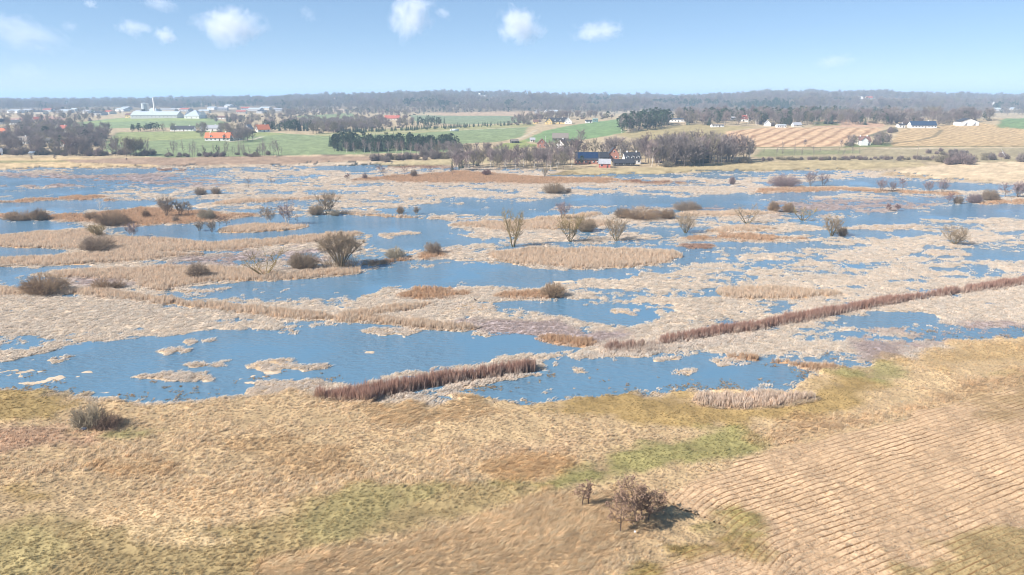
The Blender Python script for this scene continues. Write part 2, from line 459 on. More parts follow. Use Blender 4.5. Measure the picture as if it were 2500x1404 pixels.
# ---- land this side of the marsh
SHORE = [(-500, 952), (0, 958), (170, 975), (250, 989), (390, 991), (500, 984), (620, 968), (720, 958), (780, 978), (880, 990), (1000, 981), (1180, 978), (1260, 972), (1420, 966),
         (1490, 968), (1560, 958), (1700, 955), (1850, 948), (1940, 943), (2000, 918), (2090, 902), (2160, 888), (2240, 863), (2310, 841), (2400, 831), (2500, 825), (2900, 806)]
MEADOW = SHORE + [(2900, 1500), (2400, 2600), (1250, 3200), (0, 2600), (-500, 1500)]
paint(MEADOW, 0.012, 0.014, cover=1.0, lift=0.28, col=STRAW, gcol=A(214, 184, 140), tall=0.36, dens=1.25, lean=0.75)
for pts, c, g, k, t, dn in (
    ([(-400, 955), (0, 962), (150, 974), (190, 1000), (130, 1040), (0, 1040), (-400, 1040)], A(186, 160, 104), A(172, 146, 94), 0.9, 0.3, 0.8),
    ([(1190, 985), (1480, 958), (1680, 962), (1720, 1000), (1940, 990), (2010, 930), (2090, 912), (2190, 945), (2060, 1012), (1860, 1034), (1640, 1050), (1420, 1024), (1270, 1004)], OLIVE, A(172, 144, 92), 0.92, 0.28, 0.7),
    ([(2060, 918), (2160, 890), (2220, 930), (2160, 946)], A(168, 160, 108), A(156, 148, 98), 0.8, 0.3, 0.8),
    ([(2380, 915), (2480, 914), (2500, 922), (2400, 924)], A(128, 146, 72), DGREEN, 0.8, 0.3, 0.7),
    ([(1320, 1195), (1400, 1150), (1500, 1110), (1640, 1070), (1750, 1058), (1860, 1076), (1840, 1104), (1700, 1134), (1500, 1184), (1350, 1208)], A(172, 163, 108), A(158, 149, 96), 0.95, 0.3, 0.8),
    ([(1180, 1180), (1320, 1190), (1340, 1205), (1190, 1200)], DGREEN, A(120, 126, 62), 0.8, 0.3, 0.8),
    ([(-400, 1262), (0, 1258), (150, 1250), (300, 1272), (450, 1296), (620, 1278), (850, 1212), (1000, 1206), (1310, 1198), (1330, 1212), (1100, 1294), (900, 1334), (700, 1384), (600, 1500), (-400, 1500)], A(192, 170, 124), A(178, 156, 110), 0.9, 0.32, 0.8),
    ([(740, 1290), (800, 1238), (900, 1214), (1060, 1212), (1000, 1250), (900, 1318), (800, 1335)], A(178, 168, 116), A(162, 152, 102), 0.55, 0.3, 0.8),
    ([(-300, 1290), (90, 1300), (140, 1370), (60, 1450), (-300, 1450)], A(186, 170, 122), A(172, 156, 108), 0.7, 0.3, 0.8),
    ([(0, 1200), (160, 1190), (190, 1240), (60, 1262), (0, 1260)], A(176, 152, 96), A(158, 132, 80), 0.7, 0.35, 0.8),
    ([(-300, 1048), (0, 1050), (190, 1042), (205, 1092), (0, 1120), (-300, 1125)], A(216, 182, 152), A(198, 164, 134), 0.85, 0.5, 1.2),
    ([(300, 1068), (380, 1050), (420, 1058), (330, 1076)], A(160, 156, 100), A(150, 144, 92), 0.8, 0.3, 0.7),
    ([(560, 1090), (700, 1070), (820, 1100), (900, 1160), (760, 1170), (600, 1130)], A(210, 178, 134), A(194, 160, 116), 0.6, 0.5, 1.2),
    ([(240, 1150), (430, 1140), (440, 1170), (270, 1180)], A(228, 192, 144), A(206, 166, 118), 0.7, 0.6, 1.3),
    ([(170, 1255), (250, 1232), (420, 1222), (640, 1240), (700, 1262), (560, 1290), (360, 1296), (200, 1280)], A(232, 204, 164), A(218, 188, 146), 0.9, 0.28, 1.2),
    ([(335, 1315), (430, 1300), (530, 1328), (430, 1345), (350, 1335)], A(236, 212, 170), A(218, 190, 146), 0.9, 0.3, 1.2),
    ([(560, 1500), (640, 1404), (880, 1340), (1110, 1298), (1330, 1222), (1570, 1188), (1690, 1290), (1560, 1360), (1380, 1420), (1300, 1500)], A(232, 202, 160), A(216, 182, 138), 0.92, 0.6, 1.5),
    ([(860, 1012), (1000, 985), (1150, 985), (1250, 1010), (1000, 1040)], A(230, 198, 152), A(206, 170, 124), 0.8, 0.75, 1.3),
    ([(1180, 1080), (1400, 1085), (1420, 1120), (1250, 1125)], A(226, 196, 160), A(210, 178, 142), 0.55, 0.5, 1.2),
    ([(1180, 1160), (1380, 1120), (1410, 1135), (1320, 1190), (1200, 1185)], A(230, 192, 142), A(206, 166, 116), 0.8, 0.6, 1.3),
    ([(1900, 1040), (2150, 1020), (2500, 880), (2700, 860), (2700, 930), (2300, 1000), (1950, 1090), (1860, 1080)], A(226, 190, 146), A(200, 164, 120), 0.6, 0.65, 1.3),
    ([(2170, 880), (2320, 850), (2700, 830), (2700, 900), (2300, 905)], A(218, 186, 136), A(190, 158, 106), 0.6, 0.55, 1.2)):
    paint(pts, 0.020, 0.022, k, col=c, gcol=g, tall=t * 0.75, dens=dn)
# a pale stand of reed on the near shore
paint([(1670, 988), (1760, 972), (1860, 966), (1945, 970), (1985, 982), (1905, 1000), (1820, 1010), (1745, 1002)], 0.006, 0.01, col=A(252, 228, 204), gcol=A(222, 188, 154), tall=1.4, dens=2.0, lean=0.2)

# ---- dark red-brown reed in long strips along the ditch
BROWNS = [
    [(765, 974), (850, 964), (950, 948), (1050, 932), (1150, 918), (1240, 904), (1306, 894), (1310, 908), (1230, 922), (1130, 933), (1030, 952), (940, 970), (900, 988), (840, 986), (790, 981)],
    [(1476, 852), (1600, 842), (1618, 855), (1560, 863), (1484, 864)],
    [(1612, 833), (1740, 810), (1850, 793), (2000, 765), (2130, 739), (2272, 720), (2352, 708), (2354, 713), (2274, 728), (2135, 751), (2000, 778), (1850, 807), (1740, 824), (1616, 844)],
    [(2350, 709), (2440, 694), (2520, 680), (2700, 648), (2700, 657), (2520, 691), (2440, 705), (2354, 716)],
]
for i, pts in enumerate(BROWNS):
    paint(pts, 0.004, 0.003, cover=0.995, col=BROWN, gcol=A(150, 112, 92), tall=(2.5, 2.3, 2.0, 2.0)[i], dens=4.0, lean=0.06)
for pts in ([(960, 972), (1060, 950), (1200, 926), (1300, 912), (1310, 918), (1180, 936), (1060, 960), (980, 980)],
            [(1420, 864), (1500, 858), (1640, 846), (1800, 818), (1860, 824), (1740, 850), (1600, 866), (1480, 872), (1380, 880)]):
    paint(pts, 0.01, 0.012, 0.9, cover=0.9, col=PALE, gcol=A(200, 172, 138), tall=0.8, dens=1.6)
for pts in ([(1520, 441), (1700, 444), (1720, 448), (1560, 448)], [(370, 412), (520, 413), (500, 417), (380, 418)], [(920, 402), (1090, 405), (1080, 411), (930, 409)], [(1660, 598), (1730, 598), (1740, 612), (1680, 612)]):
    paint(pts, 0.006, 0.01, 0.8, cover=0.95, col=A(176, 132, 108), gcol=A(166, 128, 106), tall=1.0, dens=1.5)

# ---- stubble field with drilled rows (lower right)
sa, sb = spot(1760, 1190), spot(2480, 980)
ROWD = np.array([sb[0] - sa[0], sb[1] - sa[1]]); ROWD /= np.hypot(*ROWD)
ROWN = np.array([-ROWD[1], ROWD[0]])
STUB = [(2900, 830), (2500, 945), (2200, 1030), (1900, 1108), (1700, 1178), (1600, 1216), (1640, 1258), (1760, 1300), (1700, 1350), (1540, 1420), (1400, 1550), (2400, 2600), (2900, 1600)]
sl, wst = mask(STUB, 0.012, 0.01)
stub = np.zeros((NY, NX)); stub[sl] = wst
head = np.array(spot(1760, 1280)[:2])
wob = 0.04 * fbm(GX, GY, 9, 2, 41)
across = (GX - head[0]) * ROWN[0] + (GY - head[1]) * ROWN[1]
along = (GX - head[0]) * ROWD[0] + (GY - head[1]) * ROWD[1]
# at the headland the rows bend round towards the viewer
def row_phase(al, ac, wb):
    return (ac + 0.05 * np.minimum(np.clip(4.0 - al, 0, None), 7.0) ** 2 + wb) / ROWSP
ROWSP = 0.78
def row_profile(ph, al):
    """0 in the furrow, 1 on the stubble strip; some furrows are deeper than others."""
    k_ = np.floor(ph)
    deep = 0.65 + 0.35 * _hash((k_ * 7 + 3).astype(np.int64), (k_ * 0 + 5).astype(np.int64), 9)
    fr = np.abs(ph - k_ - 0.5) * 2          # 1 at the furrow
    return 1 - deep * smooth(0.68, 0.92, fr)
ridge = row_profile(row_phase(along, across, wob), along)
paint(STUB, 0.012, 0.01, col=A(236, 208, 172), gcol=A(216, 182, 144), tall=0.22, dens=0.0, lean=0.4)
for pts, c, k in (([(1640, 1260), (1800, 1262), (1900, 1290), (1860, 1330), (1700, 1340), (1560, 1390)], A(160, 146, 84), 0.8), ([(2200, 1404), (2350, 1310), (2500, 1270), (2700, 1260), (2700, 1500), (2200, 1500)], A(168, 148, 96), 0.7),
                  ([(1600, 1330), (1750, 1320), (1850, 1340), (1700, 1390), (1560, 1420)], A(150, 128, 70), 0.7), ([(2360, 985), (2700, 880), (2700, 930), (2420, 1010)], A(172, 146, 104), 0.7)):
    paint(pts, 0.03, 0.04, k, gcol=c, col=c * 1.1)

# ---- dry land beyond the marsh: fields
FARMLAND = [(-900, 416), (0, 414), (150, 409), (420, 406), (700, 399), (905, 396), (1100, 402), (1300, 412), (1480, 428), (1720, 418), (2100, 414), (2220, 425), (2330, 440), (2500, 446), (2900, 450),
            (2900, 300), (2500, 262), (1250, 258), (0, 262), (-900, 280)]
paint(FARMLAND, 0.006, 0.004, cover=1.0, lift=0.3, col=A(208, 186, 150), gcol=A(198, 176, 140), tall=0.25, dens=0.5, bare=1.0)
WOODFLOOR = A(150, 132, 108)
gcol[ys > 1650] = WOODFLOOR
FIELDS = [
    ([(-900, 416), (0, 414), (420, 406), (700, 399), (680, 392), (300, 388), (0, 386), (-900, 388)], A(214, 186, 140)),
    ([(-900, 396), (0, 394), (180, 393), (160, 397), (0, 399), (-900, 402)], A(160, 150, 104)),
    ([(150, 392), (450, 384), (680, 378), (900, 384), (915, 392), (700, 402), (420, 405), (180, 399)], A(178, 150, 124)),
    ([(660, 381), (690, 376), (870, 373), (1060, 377), (1060, 381), (880, 380), (700, 384)], A(226, 196, 158)),
    ([(910, 398), (1200, 384), (1290, 378), (1320, 392), (1150, 402), (960, 407)], A(196, 178, 136)),
    ([(1330, 430), (1400, 412), (1560, 412), (1760, 400), (2000, 392), (2250, 396), (2260, 408), (2100, 415), (1730, 419), (1500, 431)], A(194, 174, 132)),
    ([(2180, 420), (2300, 402), (2500, 396), (2900, 394), (2900, 446), (2500, 444), (2300, 440), (2140, 428)], A(228, 202, 164)),
    ([(1850, 392), (1850, 364), (2500, 362), (2900, 362), (2900, 394), (2300, 398)], A(178, 162, 126)),
    ([(1840, 385), (1860, 366), (2100, 368), (2100, 376)], A(150, 148, 106)),
    ([(250, 372), (258, 350), (285, 325), (480, 322), (632, 323), (760, 331), (1000, 325), (1290, 311), (1276, 335), (1215, 348), (1130, 352), (1100, 374), (820, 379), (680, 381), (420, 386), (330, 381)], A(146, 158, 112)),
    ([(275, 340), (290, 324), (480, 321), (640, 322), (700, 330), (560, 335), (400, 344), (270, 352)], A(160, 166, 108)),
    ([(760, 328), (1000, 313), (1300, 302), (1308, 309), (1000, 327), (790, 334)], A(172, 166, 116)),
    ([(1275, 345), (1330, 320), (1400, 306), (1515, 291), (1525, 325), (1420, 343), (1330, 352)], A(134, 158, 104)),
    ([(1225, 352), (1285, 343), (1290, 352), (1330, 356), (1250, 366), (1200, 366)], A(156, 162, 96)),
    ([(125, 312), (200, 298), (310, 287), (510, 288), (560, 300), (500, 312), (330, 313), (200, 316)], A(148, 162, 114)),
    ([(190, 302), (310, 288), (510, 289), (520, 295), (320, 297)], A(160, 172, 108)),
    ([(1000, 282), (1250, 283), (1300, 300), (1120, 306), (1010, 296)], A(142, 152, 116)),
    ([(1060, 276), (1300, 272), (1330, 284), (1080, 283)], A(200, 170, 138)),
    ([(20, 290), (110, 283), (170, 290), (120, 298), (30, 297)], A(196, 154, 134)),
    ([(720, 284), (860, 276), (880, 288), (760, 296)], A(150, 160, 112)), ([(700, 272), (830, 266), (900, 270), (780, 277)], A(194, 172, 148)),
    ([(1360, 278), (1600, 268), (1560, 276), (1400, 284)], A(196, 178, 150)),
    ([(1500, 330), (1600, 312), (1700, 304), (1850, 311), (1775, 322), (1762, 356), (1600, 352)], A(182, 164, 118)),
    ([(1760, 360), (1775, 322), (1880, 312), (2160, 314), (2140, 325), (2090, 345), (2050, 358), (1900, 362)], A(226, 188, 146)),
    ([(2172, 358), (2190, 330), (2200, 317), (2290, 308), (2400, 302), (2500, 317), (2900, 332), (2900, 359), (2500, 361), (2300, 361)], A(218, 186, 138)),
    ([(1985, 312), (1980, 296), (2060, 291), (2160, 304), (2156, 312)], A(208, 170, 138)), ([(1985, 309), (1985, 298), (2046, 298), (2050, 307)], A(146, 142, 98)),
    ([(2430, 312), (2450, 292), (2520, 288), (2900, 285), (2900, 332), (2500, 316)], A(132, 154, 104)),
    ([(2080, 243), (2250, 246), (2330, 258), (2100, 253)], A(172, 172, 138)),
    ([(2060, 357), (2100, 350), (2170, 350), (2180, 358), (2060, 362)], A(132, 140, 92)),
]
for pts, c in FIELDS:
    paint(pts, 0.003, 0.002, gcol=c, col=c)
# swaths on the two cut slopes
for poly, p0, p1, sp, c in ((FIELDS[-7][0], (1862, 354), (1950, 320), 13.0, A(158, 120, 88)), (FIELDS[-6][0], (2330, 322), (2490, 344), 12.0, A(152, 124, 86))):
    sl, w = mask(poly, 0.003, 0.0)
    q0, q1 = spot(*p0), spot(*p1)
    d = np.array([q1[0] - q0[0], q1[1] - q0[1]]); d /= np.hypot(*d)
    ac = (GX[sl] - q0[0]) * -d[1] + (GY[sl] - q0[1]) * d[0]
    s = np.clip(np.cos(2 * math.pi * (ac + 1.2 * n_big[sl]) / sp) * 0.8 + 0.25 * n_mid[sl] - 0.05, 0, 1) * w
    gcol[sl] = gcol[sl] * (1 - s[..., None]) + c * s[..., None]
def track(pts, half, c, k=0.9):
    P = np.array([spot(*q)[:2] for q in pts])
    r0, r1 = np.searchsorted(ys, [P[:, 1].min() - 8, P[:, 1].max() + 8])
    X, Y = GX[r0:r1], GY[r0:r1]
    d2 = np.full(X.shape, 1e18)
    for (x0, y0), (x1, y1) in zip(P[:-1], P[1:]):
        dx, dy = x1 - x0, y1 - y0
        t = np.clip(((X - x0) * dx + (Y - y0) * dy) / (dx * dx + dy * dy), 0, 1)
        np.minimum(d2, (X - x0 - t * dx) ** 2 + (Y - y0 - t * dy) ** 2, out=d2)
    w = k * smooth(half, half * 0.5, np.sqrt(d2))
    gcol[r0:r1] = gcol[r0:r1] * (1 - w[..., None]) + c * w[..., None]
for pts, hw, c in (([(1780, 361), (2050, 361), (2300, 359), (2500, 358), (2800, 357)], 5, A(128, 124, 82)), ([(1780, 364), (2100, 365), (2500, 362), (2800, 361)], 3, A(222, 202, 168)),
                   ([(2180, 350), (2240, 345), (2280, 335), (2300, 318)], 3, A(150, 132, 98)), ([(2120, 334), (2190, 312)], 4, A(126, 122, 92)),
                   ([(1245, 350), (1290, 330), (1310, 318)], 3, A(206, 190, 160)), ([(770, 331), (900, 327), (1000, 322), (1250, 313)], 3, A(214, 204, 172)), ([(560, 347), (620, 341), (640, 335)], 3, A(214, 204, 176)),
                   ([(680, 382), (870, 379), (1060, 383)], 2.5, A(120, 108, 88)), ([(260, 352), (420, 340), (560, 334)], 2.5, A(180, 178, 126))):
    track(pts, hw, c)

# ---- heights
def quant(c):
    """Threshold of a unit-spread noise that leaves the share c above it."""
    c = np.clip(c, 0.004, 0.996)
    return -np.log(c / (1 - c)) / 1.7
H = hills(GX, GY)
thin = np.where(cover < 0.93, cover * (0.98 - 0.10 * smooth(140, 240, GY)), cover)
over = np.clip(n_clump - quant(thin), -2.0, 1.6)
rel = np.where(over > 0, 0.10 * over, 0.28 * over)
solid = smooth(0.965, 0.99, cover)
rel = rel * (1 - solid) + solid * (0.16 + 0.03 * n_fine)
fg = smooth(118, 60, GY)
rel = rel + lift * (1.0 + 0.10 * n_mid + 0.06 * n_fine + 1.2 * fg)
inland = smooth(0.15, 0.25, lift)
rel = rel + inland * fg * (0.14 * n_big + 0.06 * n_mid)
rel = rel - 0.20 * smooth(0.35, 0.6, stub)
GZ = H + rel

# ---- colour of the ground sheet
shade = 1 + 0.10 * n_mid + 0.06 * n_fine
land_c = gcol * np.clip(shade, 0.6, 1.4)[..., None]
row_c = A(134, 100, 64)
# under water: dark peat
under = smooth(0.015, -0.05, rel) * (1 - inland)
land_c = land_c * (1 - under[..., None]) + np.array([0.05, 0.055, 0.05]) * under[..., None]

V = np.stack([GX, GY, GZ], -1).reshape(-1, 3)
i0 = (np.arange(NY - 1)[:, None] * NX + np.arange(NX - 1)[None, :]).ravel()
F = np.stack([i0, i0 + 1, i0 + NX + 1, i0 + NX], -1)

m, n, l, p = mat_new('ground_soil_and_grass')
p.inputs['Roughness'].default_value = 0.95
p.inputs['Specular IOR Level'].default_value = 0.1
at = n.new('ShaderNodeAttribute'); at.attribute_name = 'cover_colour'
tc = n.new('ShaderNodeTexCoord')
n1 = n.new('ShaderNodeTexNoise'); n1.inputs['Scale'].default_value = 2.2; n1.inputs['Detail'].default_value = 5; n1.inputs['Roughness'].default_value = 0.65
n2 = n.new('ShaderNodeTexNoise'); n2.inputs['Scale'].default_value = 0.22; n2.inputs['Detail'].default_value = 5
for q in (n1, n2): l.new(tc.outputs['Object'], q.inputs['Vector'])
r1_ = n.new('ShaderNodeMapRange'); r1_.inputs['From Min'].default_value = 0.3; r1_.inputs['From Max'].default_value = 0.7; r1_.inputs['To Min'].default_value = 0.74; r1_.inputs['To Max'].default_value = 1.2
r2_ = n.new('ShaderNodeMapRange'); r2_.inputs['From Min'].default_value = 0.3; r2_.inputs['From Max'].default_value = 0.7; r2_.inputs['To Min'].default_value = 0.88; r2_.inputs['To Max'].default_value = 1.12
l.new(n1.outputs[0], r1_.inputs['Value']); l.new(n2.outputs[0], r2_.inputs['Value'])
mu = n.new('ShaderNodeMath'); mu.operation = 'MULTIPLY'; l.new(r1_.outputs[0], mu.inputs[0]); l.new(r2_.outputs[0], mu.inputs[1])
sc_ = n.new('ShaderNodeVectorMath'); sc_.operation = 'SCALE'; l.new(at.outputs['Color'], sc_.inputs[0]); l.new(mu.outputs[0], sc_.inputs['Scale'])
l.new(sc_.outputs[0], p.inputs['Base Color'])
bp = n.new('ShaderNodeBump'); bp.inputs['Strength'].default_value = 0.6; bp.inputs['Distance'].default_value = 0.12
l.new(n1.outputs[0], bp.inputs['Height']); l.new(bp.outputs[0], p.inputs['Normal'])
me = mesh_np('ground', V, F, m, True)
ca = me.attributes.new('cover_colour', 'FLOAT_COLOR', 'POINT')
ca.data.foreach_set('color', np.concatenate([land_c.reshape(-1, 3), np.ones((NY * NX, 1))], 1).astype(np.float32).ravel())
ground = tag(link('ground', me), 'straw coloured marsh, meadows and farmland running to the skyline', kind='structure')

def grid_at(x, y):
    """Fractional row / column of a place on the ground sheet."""
    x = np.asarray(x, float); y = np.asarray(y, float)
    r = np.interp(y, ys, np.arange(NY)); c = np.interp(x / np.maximum(y, 46.0), us, np.arange(NX))
    return r, c

def sample(arr, x, y):
    r, c = grid_at(x, y)
    r0 = np.clip(r.astype(int), 0, NY - 2); c0 = np.clip(c.astype(int), 0, NX - 2)
    fr = r - r0; fc = c - c0
    if arr.ndim == 3:
        fr = fr[..., None]; fc = fc[..., None]
    return (arr[r0, c0] * (1 - fc) + arr[r0, c0 + 1] * fc) * (1 - fr) + (arr[r0 + 1, c0] * (1 - fc) + arr[r0 + 1, c0 + 1] * fc) * fr

# ---- the drilled field itself: strips and furrows laid along the rows
al_ = np.concatenate([np.arange(-46, 20, 0.35), np.arange(20, 190, 0.7)])
ac_ = np.arange(-60, 60, 0.075)
AL, AC = np.meshgrid(al_, ac_)
SX = head[0] + AL * ROWD[0] + AC * ROWN[0]; SY = head[1] + AL * ROWD[1] + AC * ROWN[1]
sm = sample(stub, SX, SY) * ((SY > 40) & (SY < 150) & (np.abs(SX) < 1.6 * np.maximum(SY, 46)))
wb_ = 0.04 * fbm(SX, SY, 9, 2, 41) + 0.02 * fbm(SX, SY, 1.5, 2, 42)
prof = row_profile(row_phase(AL, AC, wb_), AL)
nf_ = fbm(SX, SY, 0.7, 3, 43); ng_ = fbm(SX, SY, 5.0, 3, 44)
SZ = sample(GZ, SX, SY) + 0.20 * smooth(0.35, 0.6, sm) + 0.03 + 0.085 * (prof - 0.8) * (0.7 + 0.3 * ng_) + 0.022 * nf_
fc = sample(gcol, SX, SY) * (1 + 0.10 * ng_ + 0.07 * nf_).clip(0.6, 1.4)[..., None]
fw = ((1 - prof) * (0.85 + 0.25 * ng_)).clip(0, 1)[..., None]
fc = fc * (1 - fw) + row_c * fw
nr, nc = AL.shape
q0 = (np.arange(nr - 1)[:, None] * nc + np.arange(nc - 1)[None, :])
okq = ((sm[:-1, :-1] > 0.45) & (sm[1:, 1:] > 0.45) & (sm[1:, :-1] > 0.45) & (sm[:-1, 1:] > 0.45))
q0 = q0[okq]
SF = np.stack([q0, q0 + 1, q0 + nc + 1, q0 + nc], -1)
used = np.unique(SF); remap = np.full(nr * nc, -1); remap[used] = np.arange(len(used))
me = mesh_np('stubble_field', np.stack([SX, SY, SZ], -1).reshape(-1, 3)[used], remap[SF], ground.data.materials[0], True)
ca = me.attributes.new('cover_colour', 'FLOAT_COLOR', 'POINT')
ca.data.foreach_set('color', np.concatenate([fc.reshape(-1, 3)[used], np.ones((len(used), 1))], 1).astype(np.float32).ravel())
tag(link('stubble_field', me), 'pale cut field with long straight drilled rows at the lower right', kind='structure')

def zat(x, y):
    return float(sample(GZ, np.array([x]), np.array([y]))[0])

def foot(px, py):
    """Place on the finished ground (never under the water) for a photo pixel."""
    x, y, z = spot(px, py)
    return x, y, max(zat(x, y), -0.05)

# ================================================================== WATER
m, n, l, p = mat_new('flood_water')
p.inputs['Base Color'].default_value = (0.095, 0.187, 0.262, 1)
p.inputs['Roughness'].default_value = 0.10
p.inputs['IOR'].default_value = 1.34
p.inputs['Specular IOR Level'].default_value = 0.75
tc = n.new('ShaderNodeTexCoord')
mp = n.new('ShaderNodeMapping'); mp.inputs['Scale'].default_value = (0.55, 1.0, 1.0); mp.inputs['Rotation'].default_value = (0, 0, R(12))
l.new(tc.outputs['Object'], mp.inputs['Vector'])
w1 = n.new('ShaderNodeTexNoise'); w1.inputs['Scale'].default_value = 1.1; w1.inputs['Detail'].default_value = 6; w1.inputs['Roughness'].default_value = 0.62
w2 = n.new('ShaderNodeTexNoise'); w2.inputs['Scale'].default_value = 0.045; w2.inputs['Detail'].default_value = 3
l.new(mp.outputs[0], w1.inputs['Vector']); l.new(tc.outputs['Object'], w2.inputs['Vector'])
wr = n.new('ShaderNodeMapRange'); wr.inputs['From Min'].default_value = 0.35; wr.inputs['From Max'].default_value = 0.65; wr.inputs['To Min'].default_value = 0.12; wr.inputs['To Max'].default_value = 1.0
l.new(w2.outputs[0], wr.inputs['Value'])
bp = n.new('ShaderNodeBump'); bp.inputs['Distance'].default_value = 0.65
l.new(wr.outputs[0], bp.inputs['Strength']); l.new(w1.outputs[0], bp.inputs['Height']); l.new(bp.outputs[0], p.inputs['Normal'])
WX, WY = np.meshgrid(np.linspace(-760, 760, 21), np.concatenate([np.linspace(62, 200, 8), np.linspace(230, 560, 8)]))
wv = np.stack([WX, WY, np.zeros_like(WX)], -1).reshape(-1, 3)
i0 = (np.arange(WX.shape[0] - 1)[:, None] * 21 + np.arange(20)[None, :]).ravel()
tag(link('water', mesh_np('water', wv, np.stack([i0, i0 + 1, i0 + 22, i0 + 21], -1), m)), 'rippled blue flood water standing over the marsh', kind='structure')
# the sea behind the wooded ridge
m = mat_plain('sea_water', (0.05, 0.14, 0.24), 0.25, 0.08, 0.002, 0.6)
sv = np.array([(-40000, 4300, 0.6), (40000, 4300, 0.6), (40000, 45000, 0.6), (-40000, 45000, 0.6)])
tag(link('sea', mesh_np('sea', sv, [[0, 1, 2, 3]], m)), 'hazy blue sea along the horizon', kind='structure')

# ================================================================== HAZE
def box_mesh(name, lo, hi, mat=None):
    x0, y0, z0 = lo; x1, y1, z1 = hi
    v = [(x0, y0, z0), (x1, y0, z0), (x1, y1, z0), (x0, y1, z0), (x0, y0, z1), (x1, y0, z1), (x1, y1, z1), (x0, y1, z1)]
    f = [(0, 3, 2, 1), (4, 5, 6, 7), (0, 1, 5, 4), (1, 2, 6, 5), (2, 3, 7, 6), (3, 0, 4, 7)]
    return mesh_np(name, v, f, mat)
hm = bpy.data.materials.new('haze_air'); hm.use_nodes = True
hn, hl = hm.node_tree.nodes, hm.node_tree.links
hn.clear()
pv = hn.new('ShaderNodeVolumePrincipled')
pv.inputs['Color'].default_value = (0.56, 0.77, 1.0, 1)
pv.inputs['Density'].default_value = 0.00020
pv.inputs['Anisotropy'].default_value = 0.0
ho = hn.new('ShaderNodeOutputMaterial')
hl.new(pv.outputs[0], ho.inputs['Volume'])
tag(link('haze', box_mesh('haze', (-46000, -400, -12), (46000, 46000, 100), hm)), 'pale blue haze lying over the far land', kind='stuff')
# ================================================================== REED AND GRASS
def tint_mat(name, rough=0.9, trans=0.0):
    """Growth whose colour differs from tuft to tuft."""
    m, n, l, p = mat_new(name)
    p.inputs['Roughness'].default_value = rough
    p.inputs['Specular IOR Level'].default_value = 0.15
    at = n.new('ShaderNodeAttribute'); at.attribute_type = 'INSTANCER'; at.attribute_name = 'tint'
    l.new(at.outputs['Color'], p.inputs['Base Color'])
    tr = n.new('ShaderNodeBsdfTranslucent'); l.new(at.outputs['Color'], tr.inputs['Color'])
    mx = n.new('ShaderNodeMixShader'); mx.inputs[0].default_value = 0.42
    l.new(p.outputs[0], mx.inputs[1]); l.new(tr.outputs[0], mx.inputs[2])
    l.new(mx.outputs[0], n['Material Output'].inputs['Surface'])
    return m
M_GROWTH = tint_mat('dry_grass')

def tuft_mesh(name, n, spread, wide, lean, rs, droop=0.0, mat=None):
    """A tuft of n tapering blades, 1 m high at scale 1, leaning along +x."""
    v = []; f = []
    for i in range(n):
        a = rs.uniform(0, 2 * math.pi); r = spread * math.sqrt(rs.uniform(0, 1))
        bx, by = r * math.cos(a), r * math.sin(a)
        h = rs.uniform(0.55, 1.0)
        dx = lean * h * rs.uniform(0.6, 1.3) + rs.normal(0, 0.16); dy = rs.normal(0, 0.2) + 0.15 * lean
        t = rs.uniform(0, math.pi)
        wx, wy = math.cos(t) * wide, math.sin(t) * wide
        k = len(v)
        zt = h * (1 - 0.35 * min(1.2, lean) * rs.uniform(0.6, 1.2))
        mx, my, mz = bx + dx * 0.4, by + dy * 0.4, zt * 0.62
        tx, ty, tz = bx + dx, by + dy, zt - droop * h * rs.uniform(0, 1)
        v += [(bx - wx, by - wy, -0.08), (bx + wx, by + wy, -0.08), (mx + wx * 0.9, my + wy * 0.9, mz), (mx - wx * 0.9, my - wy * 0.9, mz), (tx, ty, tz)]
        f += [(k, k + 1, k + 2), (k, k + 2, k + 3), (k + 3, k + 2, k + 4)]
    return mesh_np(name, v, f, mat)

def gn_scatter(ob, coll):
    ng = bpy.data.node_groups.new('scatter_' + ob.name, 'GeometryNodeTree')
    ng.interface.new_socket('Geometry', in_out='INPUT', socket_type='NodeSocketGeometry')
    ng.interface.new_socket('Geometry', in_out='OUTPUT', socket_type='NodeSocketGeometry')
    N, L = ng.nodes, ng.links
    gi = N.new('NodeGroupInput'); go = N.new('NodeGroupOutput')
    ip = N.new('GeometryNodeInstanceOnPoints')
    ci = N.new('GeometryNodeCollectionInfo'); ci.inputs['Collection'].default_value = coll
    ci.inputs['Separate Children'].default_value = True; ci.inputs['Reset Children'].default_value = True
    ip.inputs['Pick Instance'].default_value = True
    def named(nm, t):
        q = N.new('GeometryNodeInputNamedAttribute'); q.data_type = t; q.inputs['Name'].default_value = nm
        return q.outputs['Attribute']
    L.new(gi.outputs[0], ip.inputs['Points'])
    L.new(ci.outputs[0], ip.inputs['Instance'])
    L.new(named('pick', 'INT'), ip.inputs['Instance Index'])
    L.new(named('rot', 'FLOAT_VECTOR'), ip.inputs['Rotation'])
    L.new(named('size', 'FLOAT_VECTOR'), ip.inputs['Scale'])
    L.new(ip.outputs[0], go.inputs[0])
    md = ob.modifiers.new('scatter', 'NODES'); md.node_group = ng

